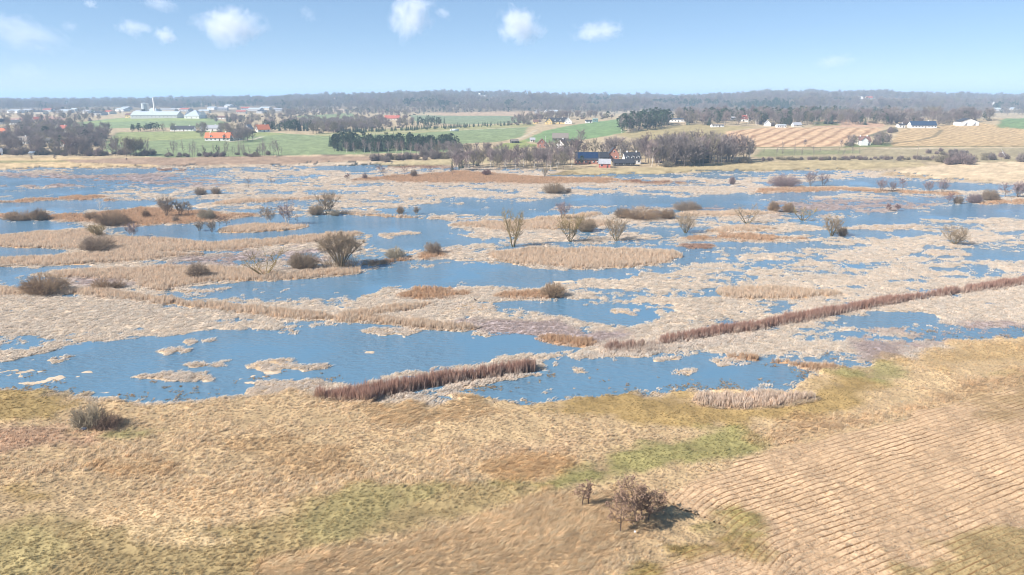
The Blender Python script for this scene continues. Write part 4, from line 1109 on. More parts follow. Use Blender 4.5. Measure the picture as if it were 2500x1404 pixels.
# ---- shrubs and trees standing in the marsh: (kind, label, photo x, base y, width px, height px, shape, bark, twigs)
MARSH = [
 ('shrub', 'grey green leafless shrub on the near meadow with darker scrub at its right', 222, 1052, 84, 60, 'S', M_DARK, M_GREEN),
 ('shrub', 'low dark tangled scrub against the right side of the near meadow shrub', 268, 1055, 72, 36, 'SL', M_DARK, M_ALDER),
 ('alder_tree', 'tall dark crooked alder in the middle of the near clump', 1553, 1290, 78, 92, 'A', M_DARK, M_ALDER),
 ('alder_tree', 'dark alder at the right edge of the near clump', 1582, 1284, 50, 66, 'A', M_DARK, M_ALDER),
 ('alder_tree', 'bushy forked alder at the left foot of the near clump', 1513, 1312, 62, 90, 'A', M_DARK, M_ALDER),
 ('alder_tree', 'dark alder half hidden at the back of the near clump', 1565, 1272, 40, 56, 'A', M_DARK, M_ALDER),
 ('alder_tree', 'thin sparse dark alder left of the near clump', 1421, 1248, 30, 64, 'A2', M_DARK, M_ALDER),
 ('dead_sapling', 'bare dark upright sapling close beside the thin sparse alder', 1436, 1246, 12, 52, 'D', M_DARK, M_ALDER),
 ('willow_tree', 'great spreading willow with a domed brown crown on the golden reed bank', 832, 651, 124, 82, 'WB', M_BARKG, M_OLIVE),
 ('shrub', 'rounded green brown shrub touching the left side of the great willow', 742, 655, 84, 36, 'S', M_BARKG, M_OLIVE),
 ('willow_tree', 'wide broken willow with bare sprawling limbs on the golden bank', 645, 675, 98, 54, 'WX', M_LICH, M_LICH),
 ('shrub', 'round dark shrub on the golden bank left of the broken willow', 484, 679, 60, 27, 'S', M_DARK, M_GREYB),
 ('shrub', 'broad rusty shrub at the left end of the long golden reed dyke', 112, 716, 112, 34, 'SL', M_BARK, M_BROWN),
 ('shrub', 'faint straw brown shrub in the reed dyke right of the rusty shrub', 250, 706, 52, 20, 'SL', M_BARK, M_BROWN),
 ('shrub', 'faint low shrub farther along the reed dyke', 290, 703, 36, 15, 'SL', M_BARK, M_BROWN),
 ('shrub', 'small dense dark green shrub by the water right of the great willow', 965, 630, 54, 25, 'S', M_DARK, M_GREEN),
 ('shrub', 'small dark brown shrub on a sedge islet right of the green one', 1057, 620, 48, 24, 'S', M_DARK, M_GREYB),
 ('willow_tree', 'tall upright willow with pale tips and a forked trunk in the middle of the marsh', 1252, 602, 66, 84, 'WT', M_BARKG, M_LICH),
 ('willow_tree', 'olive many stemmed willow beside a rounded brown shrub', 1392, 590, 72, 60, 'WM', M_BARKG, M_LICH),
 ('shrub', 'rounded brown shrub right behind the olive many stemmed willow', 1432, 564, 56, 28, 'S', M_DARK, M_OLIVE),
 ('willow_tree', 'low spreading willow right of the rounded brown shrub', 1504, 588, 64, 54, 'WM', M_BARKG, M_OLIVE),
 ('alder_tree', 'mauve twiggy alder standing behind the olive willow', 1372, 538, 34, 33, 'B', M_DARK, M_PURP),
 ('shrub', 'long rounded brown thicket on the tan reed bank', 1568, 534, 116, 30, 'SW', M_BARK, M_BROWN),
 ('shrub', 'small grey tree-like shrub at the left end of the brown thicket', 1518, 532, 42, 24, 'S', M_BARK, M_GREYB),
 ('shrub', 'brown rounded shrub at the right end of the thicket', 1628, 534, 44, 22, 'S', M_BARK, M_BROWN),
 ('shrub', 'grey brown dome shaped shrub above the thicket', 1677, 514, 74, 22, 'S', M_BARK, M_GREYB),
 ('willow_tree', 'wide open willow with many thin upright stems on the reed bank', 1674, 569, 78, 42, 'WM', M_BARKG, M_OLIVE),
 ('willow_tree', 'small open willow with a leaning trunk on pale reed', 1824, 547, 60, 46, 'WX', M_BARKG, M_OLIVE),
 ('shrub', 'reddish brown upright shrub behind the leaning willow', 1888, 518, 30, 24, 'S', M_BARK, M_BROWN),
 ('shrub', 'reddish brown shrub, right one of the pair behind the leaning willow', 1924, 518, 32, 22, 'S', M_BARK, M_BROWN),
 ('willow_tree', 'thin pale willow right of the reddish pair', 1960, 538, 36, 34, 'WX', M_BARKG, M_LICH),
 ('willow_tree', 'compact olive willow with a dark base in the blue channel', 2030, 576, 52, 42, 'WC', M_BARKG, M_OLIVE),
 ('shrub', 'small brown shrub against the right side of the compact willow', 2056, 576, 26, 22, 'S', M_DARK, M_BROWN),
 ('willow_tree', 'isolated broad olive willow bush amid pale sedge at the right', 2330, 597, 74, 40, 'WS', M_BARKG, M_OLIVE),
 ('willow_tree', 'tall domed willow on the spit between two channels', 800, 524, 46, 48, 'WC', M_BARKG, M_OLIVE),
 ('shrub', 'rounded olive shrub at the left foot of the domed willow', 772, 524, 40, 22, 'S', M_BARKG, M_OLIVE),
 ('shrub', 'low olive shrub at the right foot of the domed willow', 818, 526, 30, 14, 'S', M_BARKG, M_GREEN),
 ('shrub', 'flat topped brown shrub at the far left by the channel', 52, 536, 82, 20, 'SW', M_BARK, M_BROWN),
 ('shrub', 'brown shrub with pale stems right of the flat topped one', 100, 537, 42, 24, 'S', M_BARK, M_BROWN),
 ('shrub', 'broad bushy brown shrub on the tan bank', 275, 550, 82, 30, 'SL', M_BARK, M_BROWN),
 ('shrub', 'low brown shrub at the left end of the broad bushy one', 224, 536, 34, 12, 'SL', M_BARK, M_BROWN),
 ('birch_tree', 'white barked dead birch rising above the channel', 243, 518, 18, 24, 'D', M_BIRCH, M_BIRCH),
 ('shrub', 'spiky olive shrub on the golden reed island', 238, 580, 32, 26, 'WS', M_LICH, M_LICH),
 ('birch_tree', 'pale mauve birch clump at the edge of the golden island', 325, 580, 36, 28, 'B', M_BIRCH, M_PURP),
 ('shrub', 'rounded double brown shrub on the golden reed island', 240, 612, 92, 28, 'SW', M_DARK, M_GREYB),
 ('alder_tree', 'dense grey brown alder group standing on the tan bank', 408, 531, 44, 38, 'BD', M_BARK, M_GREYB),
 ('alder_tree', 'thin grey alder right of the dense group', 440, 528, 24, 30, 'B', M_BARK, M_GREYB),
 ('alder_tree', 'dark rounded alder at the right end of the bank group', 462, 528, 26, 28, 'A', M_DARK, M_GREYB),
 ('shrub', 'small brown shrub left of the alder group', 357, 532, 20, 16, 'S', M_BARK, M_BROWN),
 ('shrub', 'dark green shrub on the bank right of the alder group', 506, 536, 46, 20, 'S', M_DARK, M_GREEN),
 ('shrub', 'tiny dark shrub below the alder group', 430, 543, 18, 11, 'S', M_DARK, M_GREYB),
 ('alder_tree', 'spindly dark alder in the water left of the birch island', 554, 553, 22, 25, 'A2', M_DARK, M_ALDER),
 ('shrub', 'grey twiggy shrub rising straight from the blue channel', 487, 564, 24, 20, 'B', M_BARK, M_GREYB),
 ('shrub', 'pale grey twiggy shrub in the channel by the birch island', 518, 566, 36, 22, 'B', M_BARK, M_GREYB),
 ('alder_tree', 'dark little alder behind the pale twiggy shrub', 535, 552, 18, 20, 'A2', M_DARK, M_ALDER),
 ('birch_tree', 'pale white barked birch at the left of the small golden island', 656, 547, 40, 36, 'B', M_BIRCH, M_GREYB),
 ('birch_tree', 'mauve crowned white birch at the middle of the small golden island', 702, 549, 42, 42, 'B', M_BIRCH, M_PURP),
 ('birch_tree', 'small pale birch at the right tip of the golden island', 724, 547, 14, 20, 'D', M_BIRCH, M_PURP),
 ('shrub', 'round grey shrub, left of two on the far sedge', 490, 475, 32, 16, 'S', M_DARK, M_GREYB),
 ('shrub', 'round grey shrub, right of two on the far sedge', 528, 474, 28, 15, 'S', M_DARK, M_GREYB),
 ('alder_tree', 'gaunt dark alder on the far sedge, left of two', 607, 459, 22, 25, 'A2', M_DARK, M_ALDER),
 ('alder_tree', 'gaunt dark alder on the far sedge, right of two', 662, 455, 22, 22, 'A2', M_DARK, M_ALDER),
 ('alder_tree', 'wine red alder alone on the far sedge', 844, 441, 15, 17, 'A', M_DARK, M_WINE),
 ('alder_tree', 'broad wine brown alder, largest of the far row', 940, 435, 34, 28, 'A', M_DARK, M_WINE),
 ('alder_tree', 'leaning wine brown alder second in the far row', 988, 433, 20, 22, 'A2', M_DARK, M_WINE),
 ('shrub', 'pale brown shrub third in the far row', 1010, 432, 18, 14, 'S', M_BARK, M_GREYB),
 ('alder_tree', 'slim dark alder fourth in the far row', 1054, 430, 15, 23, 'A2', M_DARK, M_WINE),
 ('alder_tree', 'slim brown alder at the end of the far row before the spruces', 1104, 431, 18, 24, 'A2', M_DARK, M_WINE),
 ('shrub', 'tiny mauve shrub between the lone wine alder and the far row', 891, 438, 14, 11, 'S', M_BARK, M_PURP),
 ('shrub', 'low wine brown shrub on the reed before the birch wood', 1188, 429, 24, 13, 'S', M_BARK, M_WINE),
 ('shrub', 'olive rounded shrub alone on the pale sedge', 1352, 472, 62, 24, 'SW', M_BARK, M_OLIVE),
 ('shrub', 'small dark shrub at the right end of the olive rounded one', 1388, 471, 16, 11, 'S', M_DARK, M_GREYB),
 ('shrub', 'pale twiggy shrub at the edge of the farm meadow', 1330, 433, 28, 18, 'B', M_BARK, M_GREEN),
 ('shrub', 'brown shrub on the mid reed edge, left of two small ones', 978, 521, 20, 17, 'S', M_BARK, M_BROWN),
 ('shrub', 'thin grey shrub on the mid reed edge, right of two small ones', 1016, 523, 18, 15, 'B', M_BARK, M_GREYB),
 ('shrub', 'rounded straw coloured willow shrub on the small reed island', 1350, 724, 66, 26, 'S', M_BARK, M_BROWN),
 ('shrub', 'wide grey mauve thicket by the far right channel', 1914, 455, 86, 27, 'SW', M_BARK, M_PURP),
 ('alder_tree', 'mauve twiggy alder right of the wide mauve thicket', 1978, 456, 38, 28, 'B', M_BARK, M_PURP),
 ('alder_tree', 'pale mauve alder at the right end by the channel', 2010, 455, 30, 24, 'B', M_BARK, M_PURP),
 ('shrub', 'slim reddish shrub left of the wide mauve thicket', 1787, 450, 16, 18, 'S', M_BARK, M_PURP),
 ('shrub', 'mauve shrub on the spit in the far right channel', 2150, 468, 30, 22, 'B', M_BARK, M_PURP),
 ('shrub', 'low mauve shrub beside the dark single alder on the spit', 2178, 468, 22, 16, 'B', M_BARK, M_PURP),
 ('alder_tree', 'dark single stemmed alder on the spit in the far right channel', 2202, 467, 20, 27, 'A', M_DARK, M_WINE),
 ('shrub', 'grey mauve shrub group right of the dark single alder', 2266, 470, 30, 20, 'B', M_BARK, M_PURP),
 ('shrub', 'mauve rounded shrub right of the grey mauve group', 2300, 471, 38, 25, 'B', M_BARK, M_PURP),
 ('shrub', 'dark twiggy shrub, left end of the right bank row', 2314, 497, 24, 24, 'A', M_DARK, M_WINE),
 ('shrub', 'grey brown shrub second in the right bank row', 2338, 497, 26, 18, 'S', M_BARK, M_GREYB),
 ('shrub', 'reddish grey shrub third in the right bank row', 2378, 495, 40, 20, 'S', M_BARK, M_PURP),
 ('shrub', 'wide grey shrub fourth in the right bank row', 2416, 490, 42, 26, 'S', M_BARK, M_GREYB),
 ('alder_tree', 'dark wine alder at the right edge above the channel', 2454, 482, 34, 32, 'A', M_DARK, M_WINE),
 ('alder_tree', 'dense mauve alder at the right border of the picture', 2484, 482, 40, 32, 'BD', M_DARK, M_PURP),
 ('shrub', 'dark little shrub, left of two in the mauve shallows', 2170, 516, 16, 15, 'A', M_DARK, M_WINE),
 ('shrub', 'dark little shrub, right of two in the mauve shallows', 2188, 515, 18, 14, 'A', M_DARK, M_WINE),
]
def great_willow(nm, mt, mc, seed, h, w):
    """Wide old willow: stout stems fanning from the ground to a dense domed crown."""
    rs = np.random.default_rng(seed)
    T, C = Twigs(), Twigs()
    for i in range(20):
        a = i * 2.4; t = math.sqrt((i + 0.6) / 20.0)
        tip = np.array([math.cos(a) * t * w * 0.42, math.sin(a) * t * w * 0.34, h * (0.40 + 0.40 * math.sqrt(max(0.0, 1 - t * t)))])
        b0 = np.array([tip[0] * 0.10, tip[1] * 0.08, -0.2])
        mid = b0 * 0.55 + tip * 0.45 + np.array([0, 0, h * 0.06]) + rs.normal(0, 0.25, 3)
        pts = [b0, b0 * 0.8 + mid * 0.2 + rs.normal(0, 0.08, 3), mid, mid * 0.5 + tip * 0.5 + rs.normal(0, 0.2, 3), tip]
        T.path(pts, 0.20, 0.06, 5)
        for j in range(11):
            q = pts[2 + j % 3] * (1 - 0.3) + pts[min(4, 3 + j % 3)] * 0.3
            out = unit(np.array([q[0] / w * 1.6, q[1] / w * 1.6, 0.75]) + rs.normal(0, 0.38, 3))
            bp_, be = bend_path(rs, q, out, h * rs.uniform(0.08, 0.17), 3, 0.14, 0.05)
            C.path(bp_, 0.06, 0.03)
            brush(rs, C, bp_[-1], be, 13, h * 0.13, 0.036, 0.7, 2, 0.03)
            brush(rs, C, bp_[1], be, 5, h * 0.12, 0.030, 0.7, 1, 0.03)
    for i in range(520):                # fine twigs that round off the dome
        a = rs.uniform(0, 6.28); e = math.asin(rs.uniform(0.05, 1.0)); k_ = rs.uniform(0.72, 0.95)
        d = np.array([math.cos(a) * math.cos(e) * w * 0.47, math.sin(a) * math.cos(e) * w * 0.40, h * 0.52 * math.sin(e)])
        p = d * k_ + np.array([0, 0, h * 0.42])
        brush(rs, C, p - d * 0.10, unit(d + np.array([0, 0, h * 0.18])), 4, h * 0.13, 0.026, 0.45, 2, 0.02)
    for i in range(260):                # scrubby growth round the foot
        a = rs.uniform(0, 6.28); r = w * 0.34 * math.sqrt(rs.uniform(0.05, 1))
        p = np.array([math.cos(a) * r, math.sin(a) * r * 0.8, -0.1])
        pts, _d = bend_path(rs, p, (p[0] / w, p[1] / w, 1), h * rs.uniform(0.15, 0.42), 3, 0.18, 0.03)
        C.path(pts, 0.034, 0.016)
    return T.mesh(nm + '_trunk', mt), C.mesh(nm + '_crown', mc)

_SH = {}
def marsh_pair(shape, mt, mc, w, h, i):
    s = 100 + i * 7
    nm = 'marsh_%02d' % i
    dens_ = np.clip(w * h / 14.0, 0.5, 3.2)
    tr = 0.024 + 0.0022 * h
    if shape in ('S', 'SW', 'SL'):
        return pair(shrub, nm, mt, mc, s, w, h, int((230 if i > 1 else 180) * dens_ ** 0.75), 0.024 + 0.003 * h, 0.05, 0.0, 7, 1.0 if shape != 'SL' else 1.5)
    if shape == 'WB':
        return great_willow(nm, mt, mc, s, h, w)
    if shape == 'WT':
        return pair(bare_tree, nm, mt, mc, s, h, w * 0.8, 5, 28, 22, 0.34, 0.18, 0.30, 0.034, 0.12, 0.32, 0.24, False, 3)
    if shape == 'WM':
        return pair(bare_tree, nm, mt, mc, s, h, w * 0.8, 9, 46, 22, 0.17, 0.18, 0.26, 0.030, 0.14, 0.38, 0.62, False, 3)
    if shape == 'WX':
        return pair(bare_tree, nm, mt, mc, s, h * 1.1, w * 0.85, 6, 22, 10, 0.24, 0.35, 0.10, 0.034, 0.15, 0.45, 1.15, False, 2)
    if shape == 'WC':
        return pair(bare_tree, nm, mt, mc, s, h, w, 5, 36, 44, 0.22, 0.12, 0.16, 0.034, 0.13, 0.6, 0.40, False, 4)
    if shape == 'WS':
        return pair(bare_tree, nm, mt, mc, s, h, w * 0.7, 12, 50, 20, 0.12, 0.15, 0.22, 0.030, 0.16, 0.4, 0.85, False, 3)
    if shape in ('A', 'A2'):
        return pair(alder, nm, mt, mc, s, h, w, 18 if shape == 'A' else 11, 8 if shape == 'A' else 5)
    if shape in ('B', 'BD'):
        return pair(bare_tree, nm, mt, mc, s, h, w * 0.95, 3 if shape == 'B' else 5, 24 if shape == 'B' else 40, 26, 0.10 + 0.01 * h, 0.25, 0.16, tr, 0.15, 0.5, 0.32, False, 4)
    return pair(bare_tree, nm, mt, mc, s, h, w, 1, 7, 8, 0.05 + 0.008 * h, 0.3, 0.22, tr, 0.12, 0.4, 0.2, False, 2)

for i, (kind, lab, px, py, wpx, hpx, shape, mt, mc) in enumerate(MARSH):
    w = px2m(px, py, wpx); h = px2m(px, py, hpx) * (1.22 if py > 1100 else 1.06)
    gx_, gy_, gz_ = foot(px, py)
    h += 0.75 * float(sample(tall, np.array([gx_]), np.array([gy_]))[0]) * (0.0 if shape == 'WB' else 1.0) if py < 740 else 0.25
    w *= 1.40 if py > 1100 else 1.08
    plant(kind, lab, 'shrub' if kind == 'shrub' else 'tree', marsh_pair(shape, mt, mc, w, h, i), px, py, 1.0, RNG.uniform(-0.5, 0.5), None, ('stem', 'crown') if kind == 'shrub' else ('trunk', 'crown'))
# ================================================================== WOODS AND HEDGES BEYOND THE MARSH
M_FBARK = twig_mat('bark_far', (0.18, 0.145, 0.125))
M_FTWIG = twig_mat('twigs_far_grey', (0.24, 0.198, 0.175), 0.15, 0.22)
M_FTWIG2 = twig_mat('twigs_far_mauve', (0.25, 0.19, 0.172), 0.15, 0.2)
M_FOLIVE = twig_mat('twigs_far_olive', (0.23, 0.195, 0.135), 0.15, 0.2)
far_bare = [pair(bare_tree, 'far_bare_%d' % i, M_FBARK, (M_FTWIG, M_FTWIG2, M_FTWIG, M_FOLIVE)[i], 900 + i, 10, (6.2, 5.0, 7.5, 6.0)[i], 1, (15, 13, 17, 14)[i], 36, 0.16, (0.22, 0.30, 0.18, 0.2)[i], 0.16, 0.060, 0.15, 0.55, 0.25, False, 4) for i in range(4)]
far_birch = [pair(bare_tree, 'far_birch_%d' % i, M_BIRCH, M_FTWIG2 if i else M_FTWIG, 920 + i, 10, 3.6, 1, 13, 26, 0.13, 0.30, 0.24, 0.045, 0.14, 0.5, 0.2, True, 3) for i in range(2)]
far_sapling = [pair(bare_tree, 'far_sapling_%d' % i, M_FBARK, M_FTWIG, 930 + i, 10, (2.8, 3.6)[i], 1, 9, 12, 0.09, 0.25, 0.26, 0.04, 0.13, 0.4, 0.2, False, 2) for i in range(2)]
far_shrub = [pair(shrub, 'far_shrub_%d' % i, M_FBARK, (M_FTWIG2, M_FTWIG, M_FOLIVE)[i], 940 + i, (5.5, 4.5, 6)[i], (3.4, 3.6, 3)[i], 170, 0.06, 0.05, 0, 5, 1.0) for i in range(3)]
far_spruce = [pair(spruce, 'far_spruce_%d' % i, M_FBARK, M_SPRUCE, 960 + i, 10, (4.2, 3.6, 4.8)[i], 12) for i in range(3)]
far_pine = [pair(pine, 'far_pine_%d' % i, M_FBARK, M_PINE, 970 + i, 10, (5.5, 6.5, 5)[i], (0.25, 0.3, 0.12)[i], 30, 20) for i in range(3)]
KINDS = {'sapling': far_sapling, 'bare': far_bare, 'birch': far_birch, 'shrub': far_shrub, 'spruce': far_spruce, 'pine': far_pine}
HREF = {'sapling': 10, 'bare': 10, 'birch': 10, 'shrub': 3.5, 'spruce': 10, 'pine': 10}
NAMES = {'sapling': 'sapling', 'bare': 'deciduous_tree', 'birch': 'birch_tree', 'shrub': 'shrub', 'spruce': 'spruce_tree', 'pine': 'pine_tree'}
BUSY = []          # ground kept clear for houses: (x, y, radius)

def free(x, y, z=0):
    """Not on a house plot nor standing in the line of sight just in front of one."""
    for bx, by, br in BUSY:
        if (x - bx) ** 2 + (y - by) ** 2 < br * br: return False
        if by - (60 if by < 900 else 200 if by < 1700 else 500) < y < by and abs(x - bx * y / by) < br * 0.52: return False
    return True

def zone_points(poly, n, seed, gap_px=0.0):
    """n scattered photo pixels inside an outline."""
    rs = np.random.default_rng(seed)
    P = np.array(poly, float)
    out = []
    lo, hi = P.min(0), P.max(0)
    cand = rs.uniform(lo, hi, (n * 30, 2))
    cand = cand[inside(P, cand[:, 0], cand[:, 1])]
    if not gap_px:
        return list(cand[:n])
    for q in cand:
        if len(out) >= n: break
        if out:
            o = np.array(out)
            if np.any((np.abs(q[0] - o[:, 0]) < gap_px) & (np.abs(q[1] - o[:, 1]) < gap_px * 0.5)): continue
        out.append(q)
    return out

def grove(poly, mix, hgt, label, group, seed, n, gap=3.0, clear=True):
    """Single trees, each a thing of its own, filling an outline."""
    rs = np.random.default_rng(seed + 5)
    ks = list(mix); ws = np.array([mix[k_] for k_ in ks], float); ws /= ws.sum()
    for q in zone_points(poly, n, seed, gap):
        k_ = ks[rs.choice(len(ks), p=ws)]
        x, y, z = foot(q[0], q[1])
        if clear and not free(x, y): continue
        pr = KINDS[k_][rs.integers(0, len(KINDS[k_]))]
        lo, hi = hgt if not isinstance(hgt, dict) else hgt[k_]
        s = rs.uniform(lo, hi) / HREF[k_]
        w = s * rs.uniform(0.85, 1.2)
        lab = label[k_] if isinstance(label, dict) else label
        plant(NAMES[k_], lab, 'shrub' if k_ == 'shrub' else 'tree', pr, 0, 0, 1, rs.uniform(0, 6.28), group + (' ' + NAMES[k_].split('_')[0] if len(ks) > 1 else ''), ('stem', 'crown') if k_ == 'shrub' else ('trunk', 'crown'), (x, y, z - 0.1), (w, w, s))

def solid_wood(name, label, pts, kinds, size, seed, flat=1.0, lumpy=False):
    """A far wood that reads as one mass: trees strewn over places (x, y, z)."""
    rs = np.random.default_rng(seed)
    coll = bpy.data.collections.new('wood_' + name + str(seed))
    protos = []
    for k_, share in kinds.items():
        for pr in KINDS[k_]:
            protos.append((k_, pr, share / len(KINDS[k_])))
    for i, (k_, pr, sh) in enumerate(protos):
        coll.objects.link(wood_proto(k_, pr, i))
    k = len(pts)
    w = np.array([p_[2] for p_ in protos]); w /= w.sum()
    pick = rs.choice(len(protos), k, p=w)
    ref = np.array([HREF[p_[0]] for p_ in protos])[pick]
    s = rs.uniform(size[0], size[1], k) / ref
    if lumpy:
        s = s * np.clip(1 + 0.30 * fbm(pts[:, 0], pts[:, 1], 70, 2, 63), 0.55, 1.75)
    # shrubs stay lower than the trees around them
    s = np.where(np.array([p_[0] == 'shrub' for p_ in protos])[pick], s * 0.42, s)
    me = bpy.data.meshes.new(name)
    me.vertices.add(k); me.vertices.foreach_set('co', np.asarray(pts, np.float32).ravel())
    rot = np.zeros((k, 3), np.float32); rot[:, 2] = rs.uniform(0, 6.28, k)
    wd = s * rs.uniform(0.9, 1.35, k)
    a = me.attributes.new('rot', 'FLOAT_VECTOR', 'POINT'); a.data.foreach_set('vector', rot.ravel())
    a = me.attributes.new('size', 'FLOAT_VECTOR', 'POINT'); a.data.foreach_set('vector', np.stack([wd, wd, s * flat], -1).astype(np.float32).ravel())
    a = me.attributes.new('pick', 'INT', 'POINT'); a.data.foreach_set('value', pick.astype(np.int32))
    ob = link(name, me)
    gn_scatter(ob, coll)
    tag(ob, label, kind='stuff')
    return ob

_PROTO = {}
def wood_proto(k_, pr, i):
    """Trunk and crown joined in one mesh, for woods that are one mass."""
    key = pr[0].name
    if key not in _PROTO:
        V = []; F = []; M = []; off = 0
        me = bpy.data.meshes.new('wood_' + key)
        for j, part in enumerate(pr):
            nv, nf = len(part.vertices), len(part.polygons)
            v = np.empty(nv * 3, np.float32); part.vertices.foreach_get('co', v)
            f = np.empty(nf * 4, np.int32); part.loops.foreach_get('vertex_index', f)
            V.append(v.reshape(-1, 3)); F.append(f.reshape(-1, 4) + off); M.append(np.full(nf, j, np.int32)); off += nv
        me = mesh_np('wood_' + key, np.concatenate(V), np.concatenate(F))
        for part in pr: me.materials.append(part.materials[0])
        me.polygons.foreach_set('material_index', np.concatenate(M))
        _PROTO[key] = me
    return bpy.data.objects.new('%02d_wood_%s' % (i, key), _PROTO[key])

def places(poly, n, seed, dz=-0.15):
    out = []
    for q in zone_points(poly, n, seed):
        x, y, z = spot(*q)
        if free(x, y): out.append((x, y, zat(x, y) + dz))
    return np.array(out)
# ================================================================== HOUSES, BARNS, MASTS
M_WHITE = mat_plain('render_white', (0.80, 0.78, 0.74), 0.7, 0.06, 0.6)
M_CREAM = mat_plain('render_cream', (0.70, 0.62, 0.50), 0.7, 0.06, 0.6)
M_YELLOW = mat_plain('render_yellow', (0.74, 0.55, 0.24), 0.7, 0.06, 0.6)
M_BRICK = mat_plain('wall_brick', (0.42, 0.20, 0.14), 0.8, 0.12, 1.2)
M_REDW = mat_plain('boards_red', (0.46, 0.15, 0.115), 0.8, 0.12, 1.5)
M_GREYW = mat_plain('wall_grey', (0.50, 0.49, 0.48), 0.7, 0.08, 0.6)
M_DARKW = mat_plain('boards_dark', (0.07, 0.065, 0.06), 0.8, 0.15, 1.5)
M_TILE = mat_plain('roof_orange_tile', (0.56, 0.17, 0.075), 0.75, 0.14, 1.4)
M_TILER = mat_plain('roof_red_tile', (0.40, 0.11, 0.075), 0.75, 0.14, 1.4)
M_TILEB = mat_plain('roof_brown_tile', (0.17, 0.095, 0.075), 0.75, 0.14, 1.4)
M_SLATE = mat_plain('roof_dark_slate', (0.045, 0.045, 0.05), 0.6, 0.15, 1.4)
M_SOLAR = mat_plain('solar_panel', (0.012, 0.03, 0.075), 0.15, 0.10, 0.8, 0.6)
M_BLUER = mat_plain('roof_blue_black', (0.03, 0.055, 0.10), 0.45, 0.12, 1.0)
M_ETERN = mat_plain('roof_grey_sheet', (0.33, 0.33, 0.34), 0.7, 0.12, 0.8)
M_SHEET = mat_plain('roof_pale_sheet', (0.42, 0.46, 0.48), 0.55, 0.08, 0.5)
M_GREENW = mat_plain('sheet_green', (0.20, 0.30, 0.27), 0.6, 0.08, 0.8)
M_PANE = mat_plain('window_pane', (0.035, 0.045, 0.06), 0.12, 0.1, 1.0, 0.6)
M_FRAME = mat_plain('window_frame_white', (0.78, 0.78, 0.76), 0.5, 0.03)
M_DOOR = mat_plain('door_dark', (0.10, 0.07, 0.055), 0.6, 0.1)
M_STEEL = mat_plain('steel_pale', (0.60, 0.62, 0.63), 0.45, 0.06)
M_POLE = mat_plain('pole_wood', (0.24, 0.19, 0.15), 0.8, 0.15)
M_STRAWR = mat_plain('roof_thatch', (0.20, 0.17, 0.14), 0.9, 0.15)

def part_mesh(name, v, f, mat, parent):
    me = bpy.data.meshes.new(name)
    me.from_pydata([tuple(q) for q in v], [], f)
    me.materials.append(mat)
    return link(name, me, parent)

def box_part(name, lo, hi, mat, parent):
    return link(name, box_mesh(name, lo, hi, mat), parent)

def gable_body(name, L, W, H, rise, mat, parent):
    """Walls with gable ends; ridge along x."""
    x, y = L / 2, W / 2
    v = [(-x, -y, -0.6), (x, -y, -0.6), (x, y, -0.6), (-x, y, -0.6), (-x, -y, H), (x, -y, H), (x, y, H), (-x, y, H), (-x, 0, H + rise), (x, 0, H + rise)]
    f = [(0, 1, 5, 4), (2, 3, 7, 6), (1, 2, 6, 9, 5), (3, 0, 4, 8, 7)]
    return part_mesh(name, v, f, mat, parent)

def gable_roof(name, L, W, H, rise, mat, parent, over=0.35, t=0.22, hip=0.0):
    x = L / 2 + over; y = W / 2 + over
    z0 = H - over * rise / (W / 2) + 0.05; z1 = H + rise + 0.05
    xr = x - hip * W / 2
    v = [(-x, -y, z0), (x, -y, z0), (x, y, z0), (-x, y, z0), (-xr, 0, z1), (xr, 0, z1)]
    v += [(a, b, c + t) for a, b, c in v]
    f = [(6, 7, 11, 10), (8, 9, 10, 11), (0, 4, 5, 1), (2, 5, 4, 3), (0, 1, 7, 6), (2, 3, 9, 8)]
    if hip:
        f += [(7, 8, 11), (9, 6, 10), (1, 5, 2), (3, 4, 0), (1, 2, 8, 7), (3, 0, 6, 9)]
    else:
        f += [(1, 5, 11, 7), (5, 2, 8, 11), (3, 4, 10, 9), (4, 0, 6, 10)]
    return part_mesh(name, v, f, mat, parent)

def window(parent, cx, y, z, w, h, side='front', x=0.0):
    """A framed pane set 3 cm proud of the wall."""
    if side == 'front':
        fr = box_part('window', (cx - w / 2, y - 0.05, z), (cx + w / 2, y + 0.02, z + h), M_FRAME, parent)
        box_part('pane', (cx - w / 2 + 0.1, y - 0.08, z + 0.1), (cx + w / 2 - 0.1, y - 0.052, z + h - 0.1), M_PANE, fr)
    else:
        s = 1 if side == 'right' else -1
        fr = box_part('window', (min(x - 0.02 * s, x + 0.05 * s), cx - w / 2, z), (max(x - 0.02 * s, x + 0.05 * s), cx + w / 2, z + h), M_FRAME, parent)
        box_part('pane', (min(x + 0.052 * s, x + 0.08 * s), cx - w / 2 + 0.1, z + 0.1), (max(x + 0.052 * s, x + 0.08 * s), cx + w / 2 - 0.1, z + h - 0.1), M_PANE, fr)

